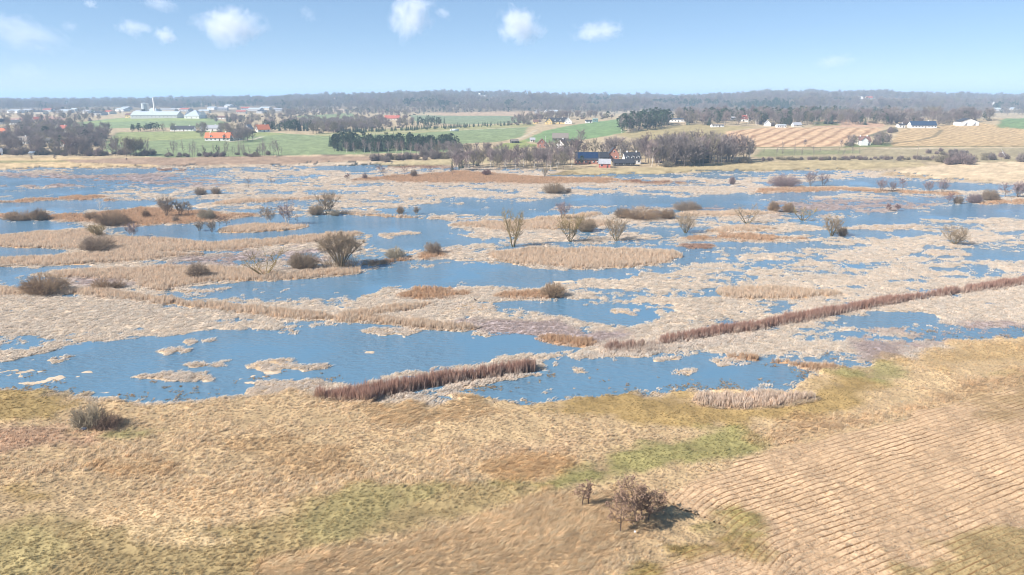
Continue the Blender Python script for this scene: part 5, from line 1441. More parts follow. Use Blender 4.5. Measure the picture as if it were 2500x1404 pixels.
def house(name, label, px, py, lpx, W=8.0, H=2.8, rise=3.2, rot=0.0, wall=None, roof=None, wins=4, chim=1, dorm=0, gwin='', door=True, hip=0.0, cat='house', group=None, solar=0, plot=None, scale=None):
    """A gabled building. lpx: length of the ridge in photo pixels; rot: degrees, 0 = long side to the viewer."""
    x, y, z = foot(px, py)
    L = px2m(px, py, lpx)
    o = empty(name, (x, y, z), R(rot))
    body = gable_body('wall', L, W, H, rise, wall, o)
    rf = gable_roof('roof', L, W, H, rise, roof, o, hip=hip)
    for i in range(chim):
        cx = (-0.3 + 0.6 * i) * L if chim > 1 else 0.22 * L
        box_part('chimney', (cx - 0.4, -0.35, H + rise - 0.4), (cx + 0.4, 0.35, H + rise + 1.1), M_WHITE if wall is not M_BRICK else M_BRICK, rf)
    for i in range(wins):
        cx = -L / 2 + L * (i + 0.5) / wins
        if door and i == wins // 2:
            box_part('door', (cx - 0.5, -W / 2 - 0.07, 0), (cx + 0.5, -W / 2 + 0.02, 2.1), M_DOOR, o)
        else:
            window(o, cx, -W / 2, H * 0.36, min(1.5, L / wins * 0.5), min(1.3, H * 0.42))
    for s in gwin:
        sx = L / 2 if s == 'r' else -L / 2
        for cx in (-W * 0.22, W * 0.22):
            window(o, cx, 0, H * 0.36, 1.1, 1.2, 'right' if s == 'r' else 'left', sx)
        window(o, 0, 0, H + rise * 0.22, 1.1, 1.1, 'right' if s == 'r' else 'left', sx)
    for i in range(dorm):
        cx = -L / 2 + L * (i + 0.5) / dorm
        d = empty('dormer', (cx, 0, 0)); d.parent = o
        zb = H + 0.25; yb = -W / 2 + 0.35; wd = 1.0
        v = [(-wd, yb, zb), (wd, yb, zb), (wd, yb, zb + 1.5), (-wd, yb, zb + 1.5), (0, yb, zb + 2.3), (-wd, 0, zb + 1.5), (wd, 0, zb + 1.5), (0, 0, zb + 2.3), (-wd, 0, zb), (wd, 0, zb)]
        part_mesh('wall', v, [(0, 1, 2, 4, 3), (1, 9, 6, 2), (8, 0, 3, 5)], M_WHITE, d)
        part_mesh('roof', [(-wd - 0.2, yb - 0.2, zb + 1.4), (0, yb - 0.2, zb + 2.45), (wd + 0.2, yb - 0.2, zb + 1.4), (-wd - 0.2, 0, zb + 1.4), (0, 0, zb + 2.45), (wd + 0.2, 0, zb + 1.4)], [(0, 1, 4, 3), (1, 2, 5, 4)], roof, d)
        box_part('pane', (-0.55, yb - 0.05, zb + 0.35), (0.55, yb + 0.01, zb + 1.35), M_PANE, d)
    for i in range(solar):
        a = math.atan2(rise, W / 2); sl_ = math.hypot(rise, W / 2)
        cx = -L * 0.40 + 0.84 * L * (i + 0.5) / solar
        g = lambda t, lift_: (-W / 2 + t * math.cos(a) * 1 - math.sin(a) * lift_, H + 0.27 + t * math.sin(a) + math.cos(a) * lift_)
        hw = 0.41 * L / solar
        (ya, za), (yb, zb) = g(sl_ * 0.12, 0.06), g(sl_ * 0.93, 0.06)
        (yc, zc), (yd, zd) = g(sl_ * 0.12, 0.02), g(sl_ * 0.93, 0.02)
        part_mesh('solar_panel', [(cx - hw, ya, za), (cx + hw, ya, za), (cx + hw, yb, zb), (cx - hw, yb, zb), (cx - hw, yc, zc), (cx + hw, yc, zc), (cx + hw, yd, zd), (cx - hw, yd, zd)],
                  [(0, 1, 2, 3), (4, 7, 6, 5), (0, 4, 5, 1), (1, 5, 6, 2), (2, 6, 7, 3), (3, 7, 4, 0)], M_SOLAR, rf)
    tag(o, label, cat, group)
    BUSY.append((x, y, plot or max(L, W) * 0.62 + 2))
    return o

def cyl(tw_pts, r0, r1, sides, name, mat, parent):
    t = Twigs(); t.s[sides] = []; t.path([np.array(q, float) for q in tw_pts], r0, r1, sides)
    return link(name, t.mesh(name, mat), parent)

def mast(label, px, py, hpx, mat=None, r=0.10, name='utility_pole', arm=True, cat='pole'):
    x, y, z = foot(px, py); h = px2m(px, py, hpx)
    o = empty(name, (x, y, z))
    cyl([(0, 0, -0.5), (0, 0, h)], r, r * 0.7, 5, 'shaft', mat or M_STEEL, o)
    if arm:
        box_part('crossarm', (-0.8, -0.07, h - 0.5), (0.8, 0.07, h - 0.36), mat or M_STEEL, o)
    else:
        cyl([(0, 0, h), (0, 0, h + 0.18)], r * 1.5, r * 0.9, 5, 'cap', M_FRAME, o)
    return tag(o, label, cat)

# --- the red farm on the far bank
house('barn', 'long brick barn with blue black solar panels on its roof at the red farm', 1433, 401, 58, 10, 3.0, 4.6, 0, M_BRICK, M_SLATE, 6, 0, solar=10, cat='barn', gwin='r')
house('shed', 'small red shed with a grey roof in front of the red farm', 1476, 410, 28, 6, 2.6, 2.6, -8, M_REDW, M_ETERN, 2, 0, cat='shed')
house('farmhouse', 'brick gabled wing with a tall red gable at the red farm', 1497, 392, 26, 7, 4.6, 4.2, 88, M_BRICK, M_SLATE, 2, 0, gwin='l')
house('farmhouse', 'white farmhouse with black roof, dormers and white chimneys at the red farm', 1541, 401, 38, 8, 3.2, 4.2, 6, M_WHITE, M_SLATE, 4, 2, 3, 'r')
house('cart_shed', 'low black roofed open cart shed before the white farmhouse', 1522, 406, 50, 6, 2.0, 1.9, 4, M_DARKW, M_SLATE, 3, 0, cat='shed', door=False)
house('shed', 'dark roofed link building behind the red shed at the farm', 1470, 394, 26, 7, 2.6, 3.2, 20, M_DARKW, M_SLATE, 2, 0, cat='shed', door=False)
mast('tall pale flagpole between brick gable and white farmhouse', 1513, 402, 34, M_FRAME, 0.11, 'flagpole', False, 'flagpole')
mast('pale leaning utility pole at the right of the red farm', 1565, 410, 20, M_POLE, 0.10, 'utility_pole', True)

# --- two houses and a barn on the slope behind
house('house', 'red brick house with a steep gable beside a tall pale pole', 1323, 361, 16, 8, 3.4, 4.0, 92, M_BRICK, M_TILEB, 2, 0, gwin='l')
mast('tall pale pole at the right corner of the steep brick house', 1332, 362, 27, M_FRAME, 0.13, 'flagpole', False, 'flagpole')
house('house', 'white gabled house with brown tiled roof below the dark round barn', 1372, 363, 26, 8.5, 2.8, 4.4, 62, M_WHITE, M_TILEB, 3, 1, gwin='l')
house('barn', 'long low barn with a dark grey roof behind the white gabled house', 1368, 343, 38, 13, 2.0, 4.4, -4, M_DARKW, M_STRAWR, 4, 0, solar=0, cat='barn', door=False)
house('shed', 'little white fronted hut left of the steep brick house', 1300, 348, 12, 5, 2.2, 1.6, 0, M_CREAM, M_ETERN, 2, 0, cat='shed')
house('shelter', 'dark earth roofed shelter at the track below the green slope', 1256, 350, 18, 6, 1.6, 1.6, 18, M_DARKW, M_STRAWR, 2, 0, cat='shed')

# --- yellow farm on the hill
house('farmhouse', 'long yellow farmhouse with black roof and round white dormers', 1361, 303, 52, 9, 2.9, 4.6, 0, M_YELLOW, M_SLATE, 6, 1, 4)
house('farmhouse', 'yellow wing with a white gable at the left end of the yellow farm', 1340, 304, 16, 8.5, 3.0, 4.8, 90, M_YELLOW, M_SLATE, 2, 0, gwin='l')
house('house', 'white gabled house with a tall flagpole right of the yellow farm', 1387, 303, 18, 9, 3.2, 4.8, 88, M_WHITE, M_ETERN, 2, 0, gwin='l')
mast('tall white flagpole before the white gabled house on the hill', 1387, 304, 26, M_FRAME, 0.2, 'flagpole', False, 'flagpole')
house('shed', 'pale yellow outbuilding at the far left of the yellow farm', 1308, 303, 12, 6, 2.6, 2.4, 0, M_YELLOW, M_TILEB, 2, 0, cat='shed')
house('shed', 'green sheet metal shed at the end of the hill farm', 1453, 299, 12, 7, 3.6, 0.8, 0, M_GREENW, M_GREENW, 1, 0, cat='shed', door=False)
house('carport', 'low white fronted shed left of the green metal shed', 1437, 301, 16, 6, 2.2, 1.4, 0, M_WHITE, M_SLATE, 2, 0, cat='shed')
house('house', 'small white house with a dark window below the far wood', 1333, 278, 11, 8, 3.4, 4.6, 75, M_WHITE, M_ETERN, 2, 1, gwin='l')
house('house', 'low white building right of the small house below the far wood', 1351, 274, 20, 9, 2.6, 2.0, 8, M_WHITE, M_SHEET, 2, 0)
house('house', 'grey half hidden house left of the small white one by the far wood', 1310, 277, 10, 8, 3.2, 3.6, 90, M_GREYW, M_ETERN, 2, 0)

# --- houses among the trees on the right-hand hill
o = house('villa', 'modern white villa with large windows and a blue black flat roof in the pines', 1651, 299, 46, 9, 3.6, 0.9, -4, M_WHITE, M_BLUER, 6, 0, hip=0.8)
house('house', 'white house with a red tiled roof and dormer on the wooded hill', 1817, 297, 21, 9, 3.0, 4.4, -30, M_WHITE, M_TILER, 3, 1, 1, 'r')
house('garage', 'low grey roofed garage left of the red roofed house on the hill', 1790, 293, 20, 7, 2.2, 1.5, 10, M_GREYW, M_ETERN, 2, 0, cat='garage')
house('shed', 'long low white shed at the top edge of the olive field', 1751, 311, 30, 6, 2.2, 0.9, 2, M_WHITE, M_STRAWR, 4, 0, cat='shed')
house('shed', 'low white summer hut at the left of the dark conifer clump', 1906, 312, 22, 6, 2.2, 0.9, 0, M_WHITE, M_SHEET, 4, 0, cat='shed')
house('shed', 'grey roofed wooden shed at the top of the stubble slope', 1944, 310, 20, 7, 2.0, 2.6, 4, M_CREAM, M_ETERN, 1, 0, cat='shed', door=False)
house('house', 'white house half hidden by shrubs left of the summer hut', 1873, 309, 11, 7, 2.8, 3.6, 80, M_WHITE, M_ETERN, 2, 0)

# --- the villa below the stubble slope
villa = house('villa', 'pale villa with brown tiled roof and a white front gable among garden trees', 2106, 354, 28, 8.5, 3.2, 3.8, 0, M_CREAM, M_TILEB, 4, 2)
wing = house('front_wing', None, 2106, 356, 16, 6.2, 4.4, 2.6, 90, M_WHITE, M_TILEB, 0, 0, cat=None)
wing.location = wing.location - villa.location; wing.parent = villa

# --- white farm and hall on the right
house('house', 'small white annex with dark roof left of the long white farmhouse', 2198, 312, 15, 7, 2.8, 1.4, 0, M_WHITE, M_SLATE, 2, 1)
house('farmhouse', 'long white farmhouse with a blue black roof on the right-hand hill', 2250, 313, 62, 9, 2.9, 4.4, 0, M_WHITE, M_BLUER, 8, 1)
mast('tall pale pole before the long white farmhouse', 2253, 313, 22, M_FRAME, 0.13, 'flagpole', False, 'flagpole')
o = house('hall', 'big plain white gabled hall on top of the right-hand hill', 2358, 307, 26, 22, 4.2, 3.8, 91, M_WHITE, M_SLATE, 0, 0, cat='hall')
for dx in (-5, 5):
    box_part('sliding_door', (-px2m(2358, 307, 26) / 2 - 0.06, dx - 2.0, 0), (-px2m(2358, 307, 26) / 2 + 0.01, dx + 2.0, 3.6), M_FRAME, o)

# --- houses on the left: orange roofs and the village
house('farmhouse', 'long white farmhouse with bright orange roof and small dormers', 535, 344, 60, 8.5, 2.7, 4.6, 2, M_WHITE, M_TILE, 6, 2, 2, 'l')
house('farmhouse', 'orange roofed white wing behind the tall trees', 575, 343, 26, 8, 2.7, 4.4, 60, M_WHITE, M_TILE, 3, 0, gwin='l')
mast('thin white flagpole at the left end of the orange roofed farmhouse', 514, 345, 20, M_FRAME, 0.12, 'flagpole', False, 'flagpole')
house('house', 'white house with an orange roof and a broad gable beside the dark wood', 642, 323, 30, 9, 2.8, 5.0, 38, M_WHITE, M_TILE, 3, 1, 0, 'r')
house('house', 'white house with broad grey roof and pale gable on the meadow edge', 517, 320, 46, 12, 2.8, 3.6, 4, M_WHITE, M_ETERN, 4, 1, 0, 'r')
house('farmhouse', 'long low white house with dark roof left of the grey roofed one', 448, 321, 56, 8, 2.5, 3.4, 0, M_WHITE, M_SLATE, 6, 2)
house('house', 'grey house with pale gable between the trees', 608, 322, 14, 8, 3.0, 4.6, 70, M_GREYW, M_ETERN, 2, 0, gwin='l')
house('house', 'large house with orange hipped roof at the left border', 8, 333, 34, 10, 3.0, 5.0, 8, M_CREAM, M_TILE, 4, 1, 2, hip=0.6)
house('cottage', 'white cottage with dark thatched roof and a bright white gable', 60, 352, 34, 8, 2.4, 4.0, -14, M_WHITE, M_STRAWR, 4, 1, 1, 'r')
house('cottage', 'small white gabled cottage with rusty roof by the hedge', 160, 359, 16, 7, 2.4, 3.0, 60, M_WHITE, M_TILER, 2, 0, gwin='l')
house('cottage', 'white cottage with a faded red roof left of the meadow', 196, 356, 32, 8, 2.4, 3.8, 24, M_CREAM, M_TILEB, 4, 1, 0, 'l')
house('house', 'white terrace with dark roof at the upper left, right one of two', 34, 305, 34, 8, 2.8, 3.6, 0, M_WHITE, M_SLATE, 5, 1)
house('house', 'white gabled house at the upper left border, left one of two', 5, 304, 20, 8, 2.8, 4.4, 70, M_WHITE, M_SLATE, 2, 1, gwin='l')
house('house', 'house with a dull orange roof by the brown field', 92, 297, 14, 8, 2.6, 3.6, 40, M_CREAM, M_TILER, 2, 0)
house('house', 'half hidden house with red roof among the village trees', 158, 322, 14, 8, 3, 4, 0, M_CREAM, M_TILER, 2, 1)
house('house', 'small pale gabled house among the village trees', 146, 327, 12, 7, 3, 3.6, 80, M_WHITE, M_ETERN, 2, 0, gwin='l')
house('shed', 'grey roofed shed behind the village hedge', 117, 350, 14, 6, 2.2, 1.6, 6, M_GREYW, M_ETERN, 2, 0, cat='shed')
house('shed', 'straw pale field shelter at the hedge before the village', 81, 380, 12, 4, 1.6, 1.0, 0, M_CREAM, M_SHEET, 1, 0, cat='shed', door=False)
house('shed', 'white gabled shed at the left border behind the marsh', 0, 380, 12, 5, 2.6, 2.2, 40, M_WHITE, M_ETERN, 1, 0, cat='shed')
house('farmhouse', 'pale farmhouse with a dark red roof at the edge of the grey wood', 958, 294, 36, 9, 2.9, 4.4, 0, M_CREAM, M_TILER, 5, 1, 0, 'l')
house('house', 'pale house with a low white wall by the green fields at the factory', 540, 291, 30, 8, 2.4, 2.2, 0, M_WHITE, M_TILEB, 4, 0)

# --- trailer on the meadow track
x, y, z = foot(1113, 323)
o = empty('horse_trailer', (x, y, z), R(4))
box_part('body', (-4.2, -1.2, 0.6), (3.2, 1.2, 3.1), M_SHEET, o)
box_part('cab', (-6.6, -1.1, 0.6), (-4.5, 1.1, 2.3), M_WHITE, o)
for wx in (-5.6, -2.0, 1.8):
    for wy in (-1.25, 1.05):
        t = Twigs(); t.s[5] = []
        cyl([(wx, wy, 0.45), (wx, wy + 0.2, 0.45)], 0.45, 0.45, 5, 'wheel', M_DARKW, o)
tag(o, 'pale box truck parked on the meadow track', 'truck')

# --- factory with chimney
x, y, z = foot(357, 287)
k = px2m(357, 287, 1.0)
o = empty('factory_chimney', (x + 3 * k, y + 30, z))
cyl([(0, 0, -1), (0, 0, 46 * k)], 1.5, 1.3, 5, 'stack', M_WHITE, o)
cyl([(0, 0, 46 * k), (0, 0, 47.2 * k)], 1.7, 1.7, 5, 'rim', M_STEEL, o)
tag(o, 'tall slim white factory chimney above the far trees', 'chimney')
def silo(label, px, py, r, h, mat=None):
    x, y, z = foot(px, py)
    o = empty('silo', (x, y, z))
    t = 2 * math.pi * np.arange(14) / 14
    v = [(r * math.cos(q), r * math.sin(q), zz) for zz in (-1, h) for q in t]
    part_mesh('tank', v, [(i, (i + 1) % 14, 14 + (i + 1) % 14, 14 + i) for i in range(14)], mat or M_WHITE, o)
    v = [((r + 0.3) * math.cos(q), (r + 0.3) * math.sin(q), h) for q in t] + [(0, 0, h + r * 0.25)]
    part_mesh('cap', v, [(i, (i + 1) % 14, 14) for i in range(14)], M_SHEET, o)
    BUSY.append((x, y, r + 6))
    return tag(o, label, 'silo')
silo('stout white boiler house tower under the factory chimney', 356, 285, 5.5, 24, M_SHEET)
silo('slim white silo right beside the factory tower', 363, 285, 2.6, 24, M_WHITE)
silo('dark round tank in front of the factory tower', 352, 286, 3.0, 14, M_SLATE)
house('factory_hall', 'very long grey factory hall with pale roof beside the green field', 385, 289, 112, 26, 5.0, 6.0, 0, M_GREYW, M_SHEET, 12, 0, cat='factory', door=False)
house('factory_hall', 'pale hall with a tent shaped roof at the right of the factory', 479, 289, 36, 34, 4.0, 9.0, 0, M_WHITE, M_SHEET, 3, 0, cat='factory', hip=0.7)
house('factory_hall', 'pale double gabled hall behind the factory tower', 377, 283, 30, 26, 6.0, 8.0, 0, M_SHEET, M_SHEET, 3, 0, cat='factory', hip=0.6)
house('office', 'yellow brick office block at the left of the factory', 318, 289, 16, 12, 5.0, 3.0, 0, M_YELLOW, M_TILEB, 4, 0, cat='office')
house('factory_hall', 'white box hall between the office and the tower', 342, 284, 12, 14, 10, 1.0, 0, M_WHITE, M_SHEET, 2, 0, cat='factory')
_rs = np.random.default_rng(88)
_roofs = [(M_SHEET, 'pale'), (M_ETERN, 'grey'), (M_SLATE, 'dark'), (M_TILER, 'red brown'), (M_SHEET, 'pale')]
for i, (px, py, lp) in enumerate([(40, 276, 30), (72, 274, 22), (95, 279, 36), (120, 273, 20), (160, 276, 34), (185, 272, 16), (215, 277, 22), (245, 282, 26), (268, 279, 20), (300, 272, 26), (310, 268, 18), (412, 273, 40), (435, 268, 30),
                                  (455, 272, 26), (500, 276, 26), (520, 268, 20), (545, 270, 24), (570, 267, 26), (600, 269, 22), (625, 271, 34), (650, 268, 26), (680, 272, 22), (640, 277, 18), (590, 278, 24), (560, 262, 16)]):
    m_, w_ = _roofs[i % 5]
    house('warehouse', '%s roofed low warehouse in the far industrial estate' % w_, px, py, lp * 0.9, 22, 4.5, 2.6, _rs.uniform(-14, 14), (M_WHITE, M_GREYW, M_CREAM)[i % 3], m_, 3, 0, cat='warehouse', door=False, group='%s roofed warehouses by the factory' % w_)
mast('tall thin radio mast on the skyline at the left', 164, 262, 28, M_STEEL, 0.35, 'radio_mast', True, 'mast')
mast('pale lamp post left of the factory office', 301, 287, 18, M_STEEL, 0.25, 'lamp_post', False)

# --- far village on the ridge, church
_rs = np.random.default_rng(89)
for i, (px, py) in enumerate([(752, 243), (776, 241), (800, 240), (818, 243), (842, 241), (862, 239), (872, 242), (892, 240), (905, 244), (930, 240), (965, 240), (978, 238), (985, 243), (690, 247), (715, 246), (735, 250)]):
    house('village_house', 'tiny white house in the far village on the ridge', px, py, _rs.uniform(7, 12), 9, 4.0, 4.5, _rs.uniform(0, 180), (M_WHITE, M_CREAM, M_WHITE)[i % 3], (M_SLATE, M_TILER, M_ETERN, M_TILE)[i % 4], 2, 0, group='village houses on the ridge', plot=4)
x, y, z = foot(1171, 237)
k = px2m(1171, 237, 1.0)
o = empty('church', (x, y, z))
box_part('tower', (-4.2 * k / 1.75, -4, -2), (4.2 * k / 1.75, 4, 9.5 * k), M_WHITE, o)
gb = gable_body('nave', 22, 9, 8, 6, M_WHITE, o); gb.location = (15, 0, 0)
gr = gable_roof('nave_roof', 22, 9, 8, 6, M_SLATE, o); gr.location = (15, 0, 0)
v = [(-4.6, -4.4, 9.5 * k), (4.6, -4.4, 9.5 * k), (4.6, 4.4, 9.5 * k), (-4.6, 4.4, 9.5 * k), (0, 0, 12 * k)]
part_mesh('tower_roof', v, [(0, 1, 4), (1, 2, 4), (2, 3, 4), (3, 0, 4)], M_SLATE, o)
tag(o, 'white church tower rising above the wooded ridge', 'church')
house('farmhouse', 'white farmhouse alone on the far ridge crest, left of two', 2102, 242, 9, 10, 4, 5, 80, M_WHITE, M_ETERN, 2, 0, plot=8)
house('farmhouse', 'cream farmhouse on the far ridge crest, right of two', 2121, 242, 16, 10, 4, 5, 10, M_CREAM, M_TILER, 3, 1, plot=8)
house('barn', 'pale distant barn below the ridge at the right', 2435, 270, 26, 14, 3, 3, 0, M_WHITE, M_SHEET, 3, 0, cat='barn')
house('barn', 'pale distant barn at the right border, right of two', 2470, 269, 16, 14, 3, 3, 0, M_WHITE, M_SHEET, 3, 0, cat='barn')
house('house', 'tiny white house in the trees of the far right wood', 2425, 255, 9, 9, 4, 5, 60, M_WHITE, M_SHEET, 2, 0)

# --- masts and posts in the valley
mast('old wooden pole wound with ivy in the valley meadow', 2237, 395, 40, M_POLE, 0.16, 'utility_pole', True)
mast('short grey stub post right of the ivy pole', 2251, 396, 14, M_POLE, 0.14, 'fence_post', False, 'post')
for px, py, h, lab in ((62, 376, 38, 'pale birch white pole in the left hedge'), (590, 340, 14, 'white gate post by the orange farm, left of two'), (596, 340, 12, 'white gate post by the orange farm, right of two'), (173, 356, 16, 'tall pale pole at the rusty roofed cottage')):
    mast(lab, px, py, h, M_FRAME, 0.12, 'flagpole' if h > 15 else 'gate_post', False, 'pole')
# small two bladed wind turbine among the valley shrubs
x, y, z = foot(2444, 394)
k = px2m(2444, 394, 1.0)
o = empty('wind_turbine', (x, y, z))
cyl([(0, 0, -0.3), (0, 0, 18 * k)], 0.14, 0.10, 5, 'mast', M_POLE, o)
cyl([(0.2, -0.3, 19 * k), (0.2, 0.7, 19 * k)], 0.28, 0.2, 5, 'hub', M_GREYW, o)
for s in (1, -1):
    d = np.array([-7.0 * s * k, 0, 10 * s * k])
    part_mesh('blade', [(0.2, -0.32, 19 * k), (0.35, -0.32, 19 * k + 0.15), tuple(np.array([0.3, -0.32, 19 * k]) + d), tuple(np.array([0.1, -0.28, 19 * k]) + d), (0.1, -0.22, 19 * k), (0.3, -0.22, 19 * k)], [(0, 1, 2, 3), (4, 3, 2, 5)], M_GREYW, o)
tag(o, 'small two bladed wind turbine on a brown mast in the valley', 'turbine')

# --- small things in the marsh and meadow
x, y, z = foot(1160, 737)
o = empty('heron', (x, y, 0.0), R(200))
def bird(o):
    t = Twigs()
    t.path([np.array(q) for q in ((0.0, 0, 0.42), (0.10, 0, 0.50), (0.17, 0, 0.62), (0.12, 0, 0.74), (0.16, 0, 0.86), (0.20, 0, 0.90))], 0.055, 0.03, 5)
    t.path([np.array(q) for q in ((-0.30, 0, 0.30), (-0.16, 0, 0.38), (0.0, 0, 0.46), (0.08, 0, 0.50))], 0.05, 0.10, 5)
    t.path([np.array(q) for q in ((-0.18, 0, 0.36), (0.02, 0, 0.46), (0.1, 0, 0.5))], 0.13, 0.10, 5)
    t.path([np.array(q) for q in ((0.20, 0, 0.90), (0.36, 0, 0.87))], 0.025, 0.006, 3)
    link('body', t.mesh('body', mat_plain('plumage_dark', (0.05, 0.055, 0.065), 0.8, 0.2, 6)), o)
    for s in (-0.05, 0.05):
        cyl([(0, s, 0.42), (0.03, s, 0.22), (-0.01, s, -0.25)], 0.014, 0.012, 3, 'leg', M_DARKW, o)
bird(o); o.scale = (1.15,) * 3
tag(o, 'dark heron standing upright in the shallow water', 'bird')
x, y, z = foot(206, 1059)
o = empty('trough', (x, y, z + 0.25), 0)
t14 = 2 * math.pi * np.arange(14) / 14
v = [(0.62 * math.cos(q), 0.5 * math.sin(q), -0.1) for q in t14] + [(0.72 * math.cos(q), 0.58 * math.sin(q), 0.32) for q in t14] + [(0.62 * math.cos(q), 0.5 * math.sin(q), 0.30) for q in t14]
part_mesh('rim', v, [(i, (i + 1) % 14, 14 + (i + 1) % 14, 14 + i) for i in range(14)] + [(14 + i, 14 + (i + 1) % 14, 28 + (i + 1) % 14, 28 + i) for i in range(14)], mat_plain('tub_blue', (0.30, 0.40, 0.62), 0.4, 0.05), o)
part_mesh('lid', [(0.62 * math.cos(q), 0.5 * math.sin(q), 0.27) for q in t14] + [(0, 0, 0.30)], [(i, (i + 1) % 14, 14) for i in range(14)], mat_plain('tub_pale', (0.55, 0.64, 0.80), 0.35, 0.08), o)
o.scale = (0.6, 0.6, 0.5); o.location.z -= 0.12
tag(o, 'pale blue oval trough in the grass below the near shrub', 'trough')
x, y, z = foot(1549, 1318)
o = empty('plastic_bag', (x, y, z + 0.3))
t = Twigs(); _r2 = np.random.default_rng(3)
ring = [(0.02, 0.0), (0.16, 0.04), (0.20, 0.14), (0.15, 0.24), (0.05, 0.30)]
v = []; f = []
for j, (rr, zz) in enumerate(ring):
    for i in range(8):
        q = 2 * math.pi * i / 8; e = rr * _r2.uniform(0.75, 1.2)
        v.append((e * math.cos(q), e * math.sin(q), zz))
for j in range(4):
    f += [(j * 8 + i, j * 8 + (i + 1) % 8, (j + 1) * 8 + (i + 1) % 8, (j + 1) * 8 + i) for i in range(8)]
part_mesh('sack', v, f, M_FRAME, o)
part_mesh('knot', [(-0.05, 0, 0.28), (0.05, 0, 0.28), (0.10, 0.02, 0.40), (-0.08, -0.02, 0.38), (0, 0.05, 0.30)], [(0, 1, 2, 3), (1, 4, 2), (0, 3, 4)], M_FRAME, o)
o.scale = (0.6,) * 3
tag(o, 'small crumpled white bag lying in the straw beside the alder clump', 'bag')
# ================================================================== FILLING THE WOODS
# --- single trees that can be told apart
grove([(1100, 404), (1250, 402), (1395, 400), (1398, 416), (1250, 420), (1110, 418)], {'bare': 3, 'birch': 2}, {'bare': (8, 12), 'birch': (9, 13)},
      {'bare': 'bare grey brown tree in the belt left of the red farm', 'birch': 'white stemmed birch in the belt left of the red farm'}, 'tree belt left of the red farm', 201, 56, 6)
for i, (px, py, h, lab) in enumerate(((1104, 416, 27, 'dark spruce at the left end of the birch belt, tallest of three'), (1122, 412, 24, 'middle dark spruce at the left end of the birch belt'), (1129, 411, 22, 'right dark spruce at the left end of the birch belt'), (1166, 406, 30, 'dark pointed spruce inside the birch belt'), (1420, 404, 22, 'rounded dark evergreen in front of the barn end'))):
    hh = px2m(px, py, h) / 10
    plant('spruce_tree', lab, 'tree', (far_spruce if i < 4 else far_pine)[i % 3], px, py, hh)
grove([(1575, 398), (1640, 384), (1740, 384), (1830, 392), (1825, 400), (1740, 404), (1640, 412), (1580, 411)], {'bare': 4, 'birch': 1, 'shrub': 0.5}, {'bare': (11, 18), 'birch': (12, 17), 'shrub': (4, 6)},
      {'bare': 'bare brown tree in the dense wood right of the red farm', 'birch': 'white stemmed birch in the dense wood right of the red farm', 'shrub': 'twiggy shrub at the foot of the wood right of the red farm'}, 'wood right of the red farm', 202, 92, 5)
plant('spruce_tree', 'single dark spruce standing out of the wood right of the farm', 'tree', far_spruce[0], 1725, 400, px2m(1725, 400, 42) / 10)
grove([(1235, 412), (1400, 378), (1560, 372), (1600, 384), (1580, 392), (1420, 388), (1330, 398)], {'bare': 1}, (8, 13), 'bare grey tree behind the red farm', 'trees behind the red farm', 203, 34, 8)
plant('deciduous_tree', 'single broad oak on the green slope behind the white gabled house', 'tree', far_bare[2], 1420, 352, px2m(1420, 352, 30) / 10)
# plantation of conifers
grove([(812, 371), (805, 358), (830, 351), (1000, 352), (1115, 357), (1124, 364), (1050, 370), (900, 373)], {'spruce': 3, 'pine': 2}, (8.5, 11.5),
      {'spruce': 'dark pointed spruce in the dense conifer plantation', 'pine': 'dark rounded pine in the dense conifer plantation'}, 'conifer plantation', 204, 235, 3.0)
grove([(840, 374), (1000, 374), (1100, 372), (1120, 374), (1000, 379), (850, 378)], {'birch': 1}, (8, 10.5), 'pale stemmed birch along the front of the conifer plantation', 'birches before the plantation', 205, 16, 14)
grove([(905, 391), (1000, 386), (1210, 376), (1215, 384), (1010, 393), (915, 397)], {'shrub': 1}, (3.6, 6.0), 'rounded mauve shrub in the row below the plantation', 'shrub row below the plantation', 206, 36, 9)
grove([(1000, 380), (1120, 372), (1230, 372), (1240, 379), (1050, 386)], {'bare': 1}, (6, 8.5), 'bare low tree at the right end of the plantation', 'trees at the plantation end', 207, 24, 8)
# hedge at the far side of the left meadow
grove([(-60, 372), (130, 374), (260, 377), (375, 379), (375, 384), (130, 382), (-60, 381)], {'bare': 2, 'sapling': 1, 'shrub': 2}, {'bare': (7, 13), 'sapling': (9, 14), 'shrub': (3, 6)},
      {'bare': 'bare grey tree in the long hedge behind the left meadow', 'sapling': 'thin bare stem in the long hedge behind the left meadow', 'shrub': 'twiggy shrub in the long hedge behind the left meadow'}, 'long hedge behind the left meadow', 208, 120, 3)
grove([(400, 380), (560, 380), (690, 379), (690, 383), (560, 385), (400, 385)], {'sapling': 2, 'shrub': 1.4}, {'sapling': (6, 12), 'shrub': (2, 3.4)},
      {'sapling': 'slender bare sapling along the edge of the green meadow', 'shrub': 'low scrub along the edge of the green meadow'}, 'saplings along the green meadow', 209, 70, 4)
for px, py, h, lab in ((500, 377, 16, 'small dark pine on a bare stem, leftmost before the green meadow'), (532, 378, 22, 'small crooked pine before the green meadow, middle one'), (519, 384, 13, 'little dark bush pine under the crooked pine'), (629, 379, 17, 'small dark pine right of the crooked pine')):
    plant('pine_tree', lab, 'tree', far_pine[0], px, py, px2m(px, py, h) / 10, sxyz=(px2m(px, py, h) / 14,) * 2 + (px2m(px, py, h) / 10,))
for px, py, h, lab in ((79, 394, 11, 'small round bare bush alone in the left meadow'), (135, 394, 13, 'small thin bare tree alone in the left meadow'), (310, 396, 8, 'tiny bush on the straw edge of the left meadow'), (1964, 360, 17, 'small bare tree at the foot of the stubble slope'), (2054, 360, 16, 'bare tree at the left of the garden below the stubble slope')):
    plant('deciduous_tree', lab, 'tree', far_bare[1], px, py, px2m(px, py, h) / 10)
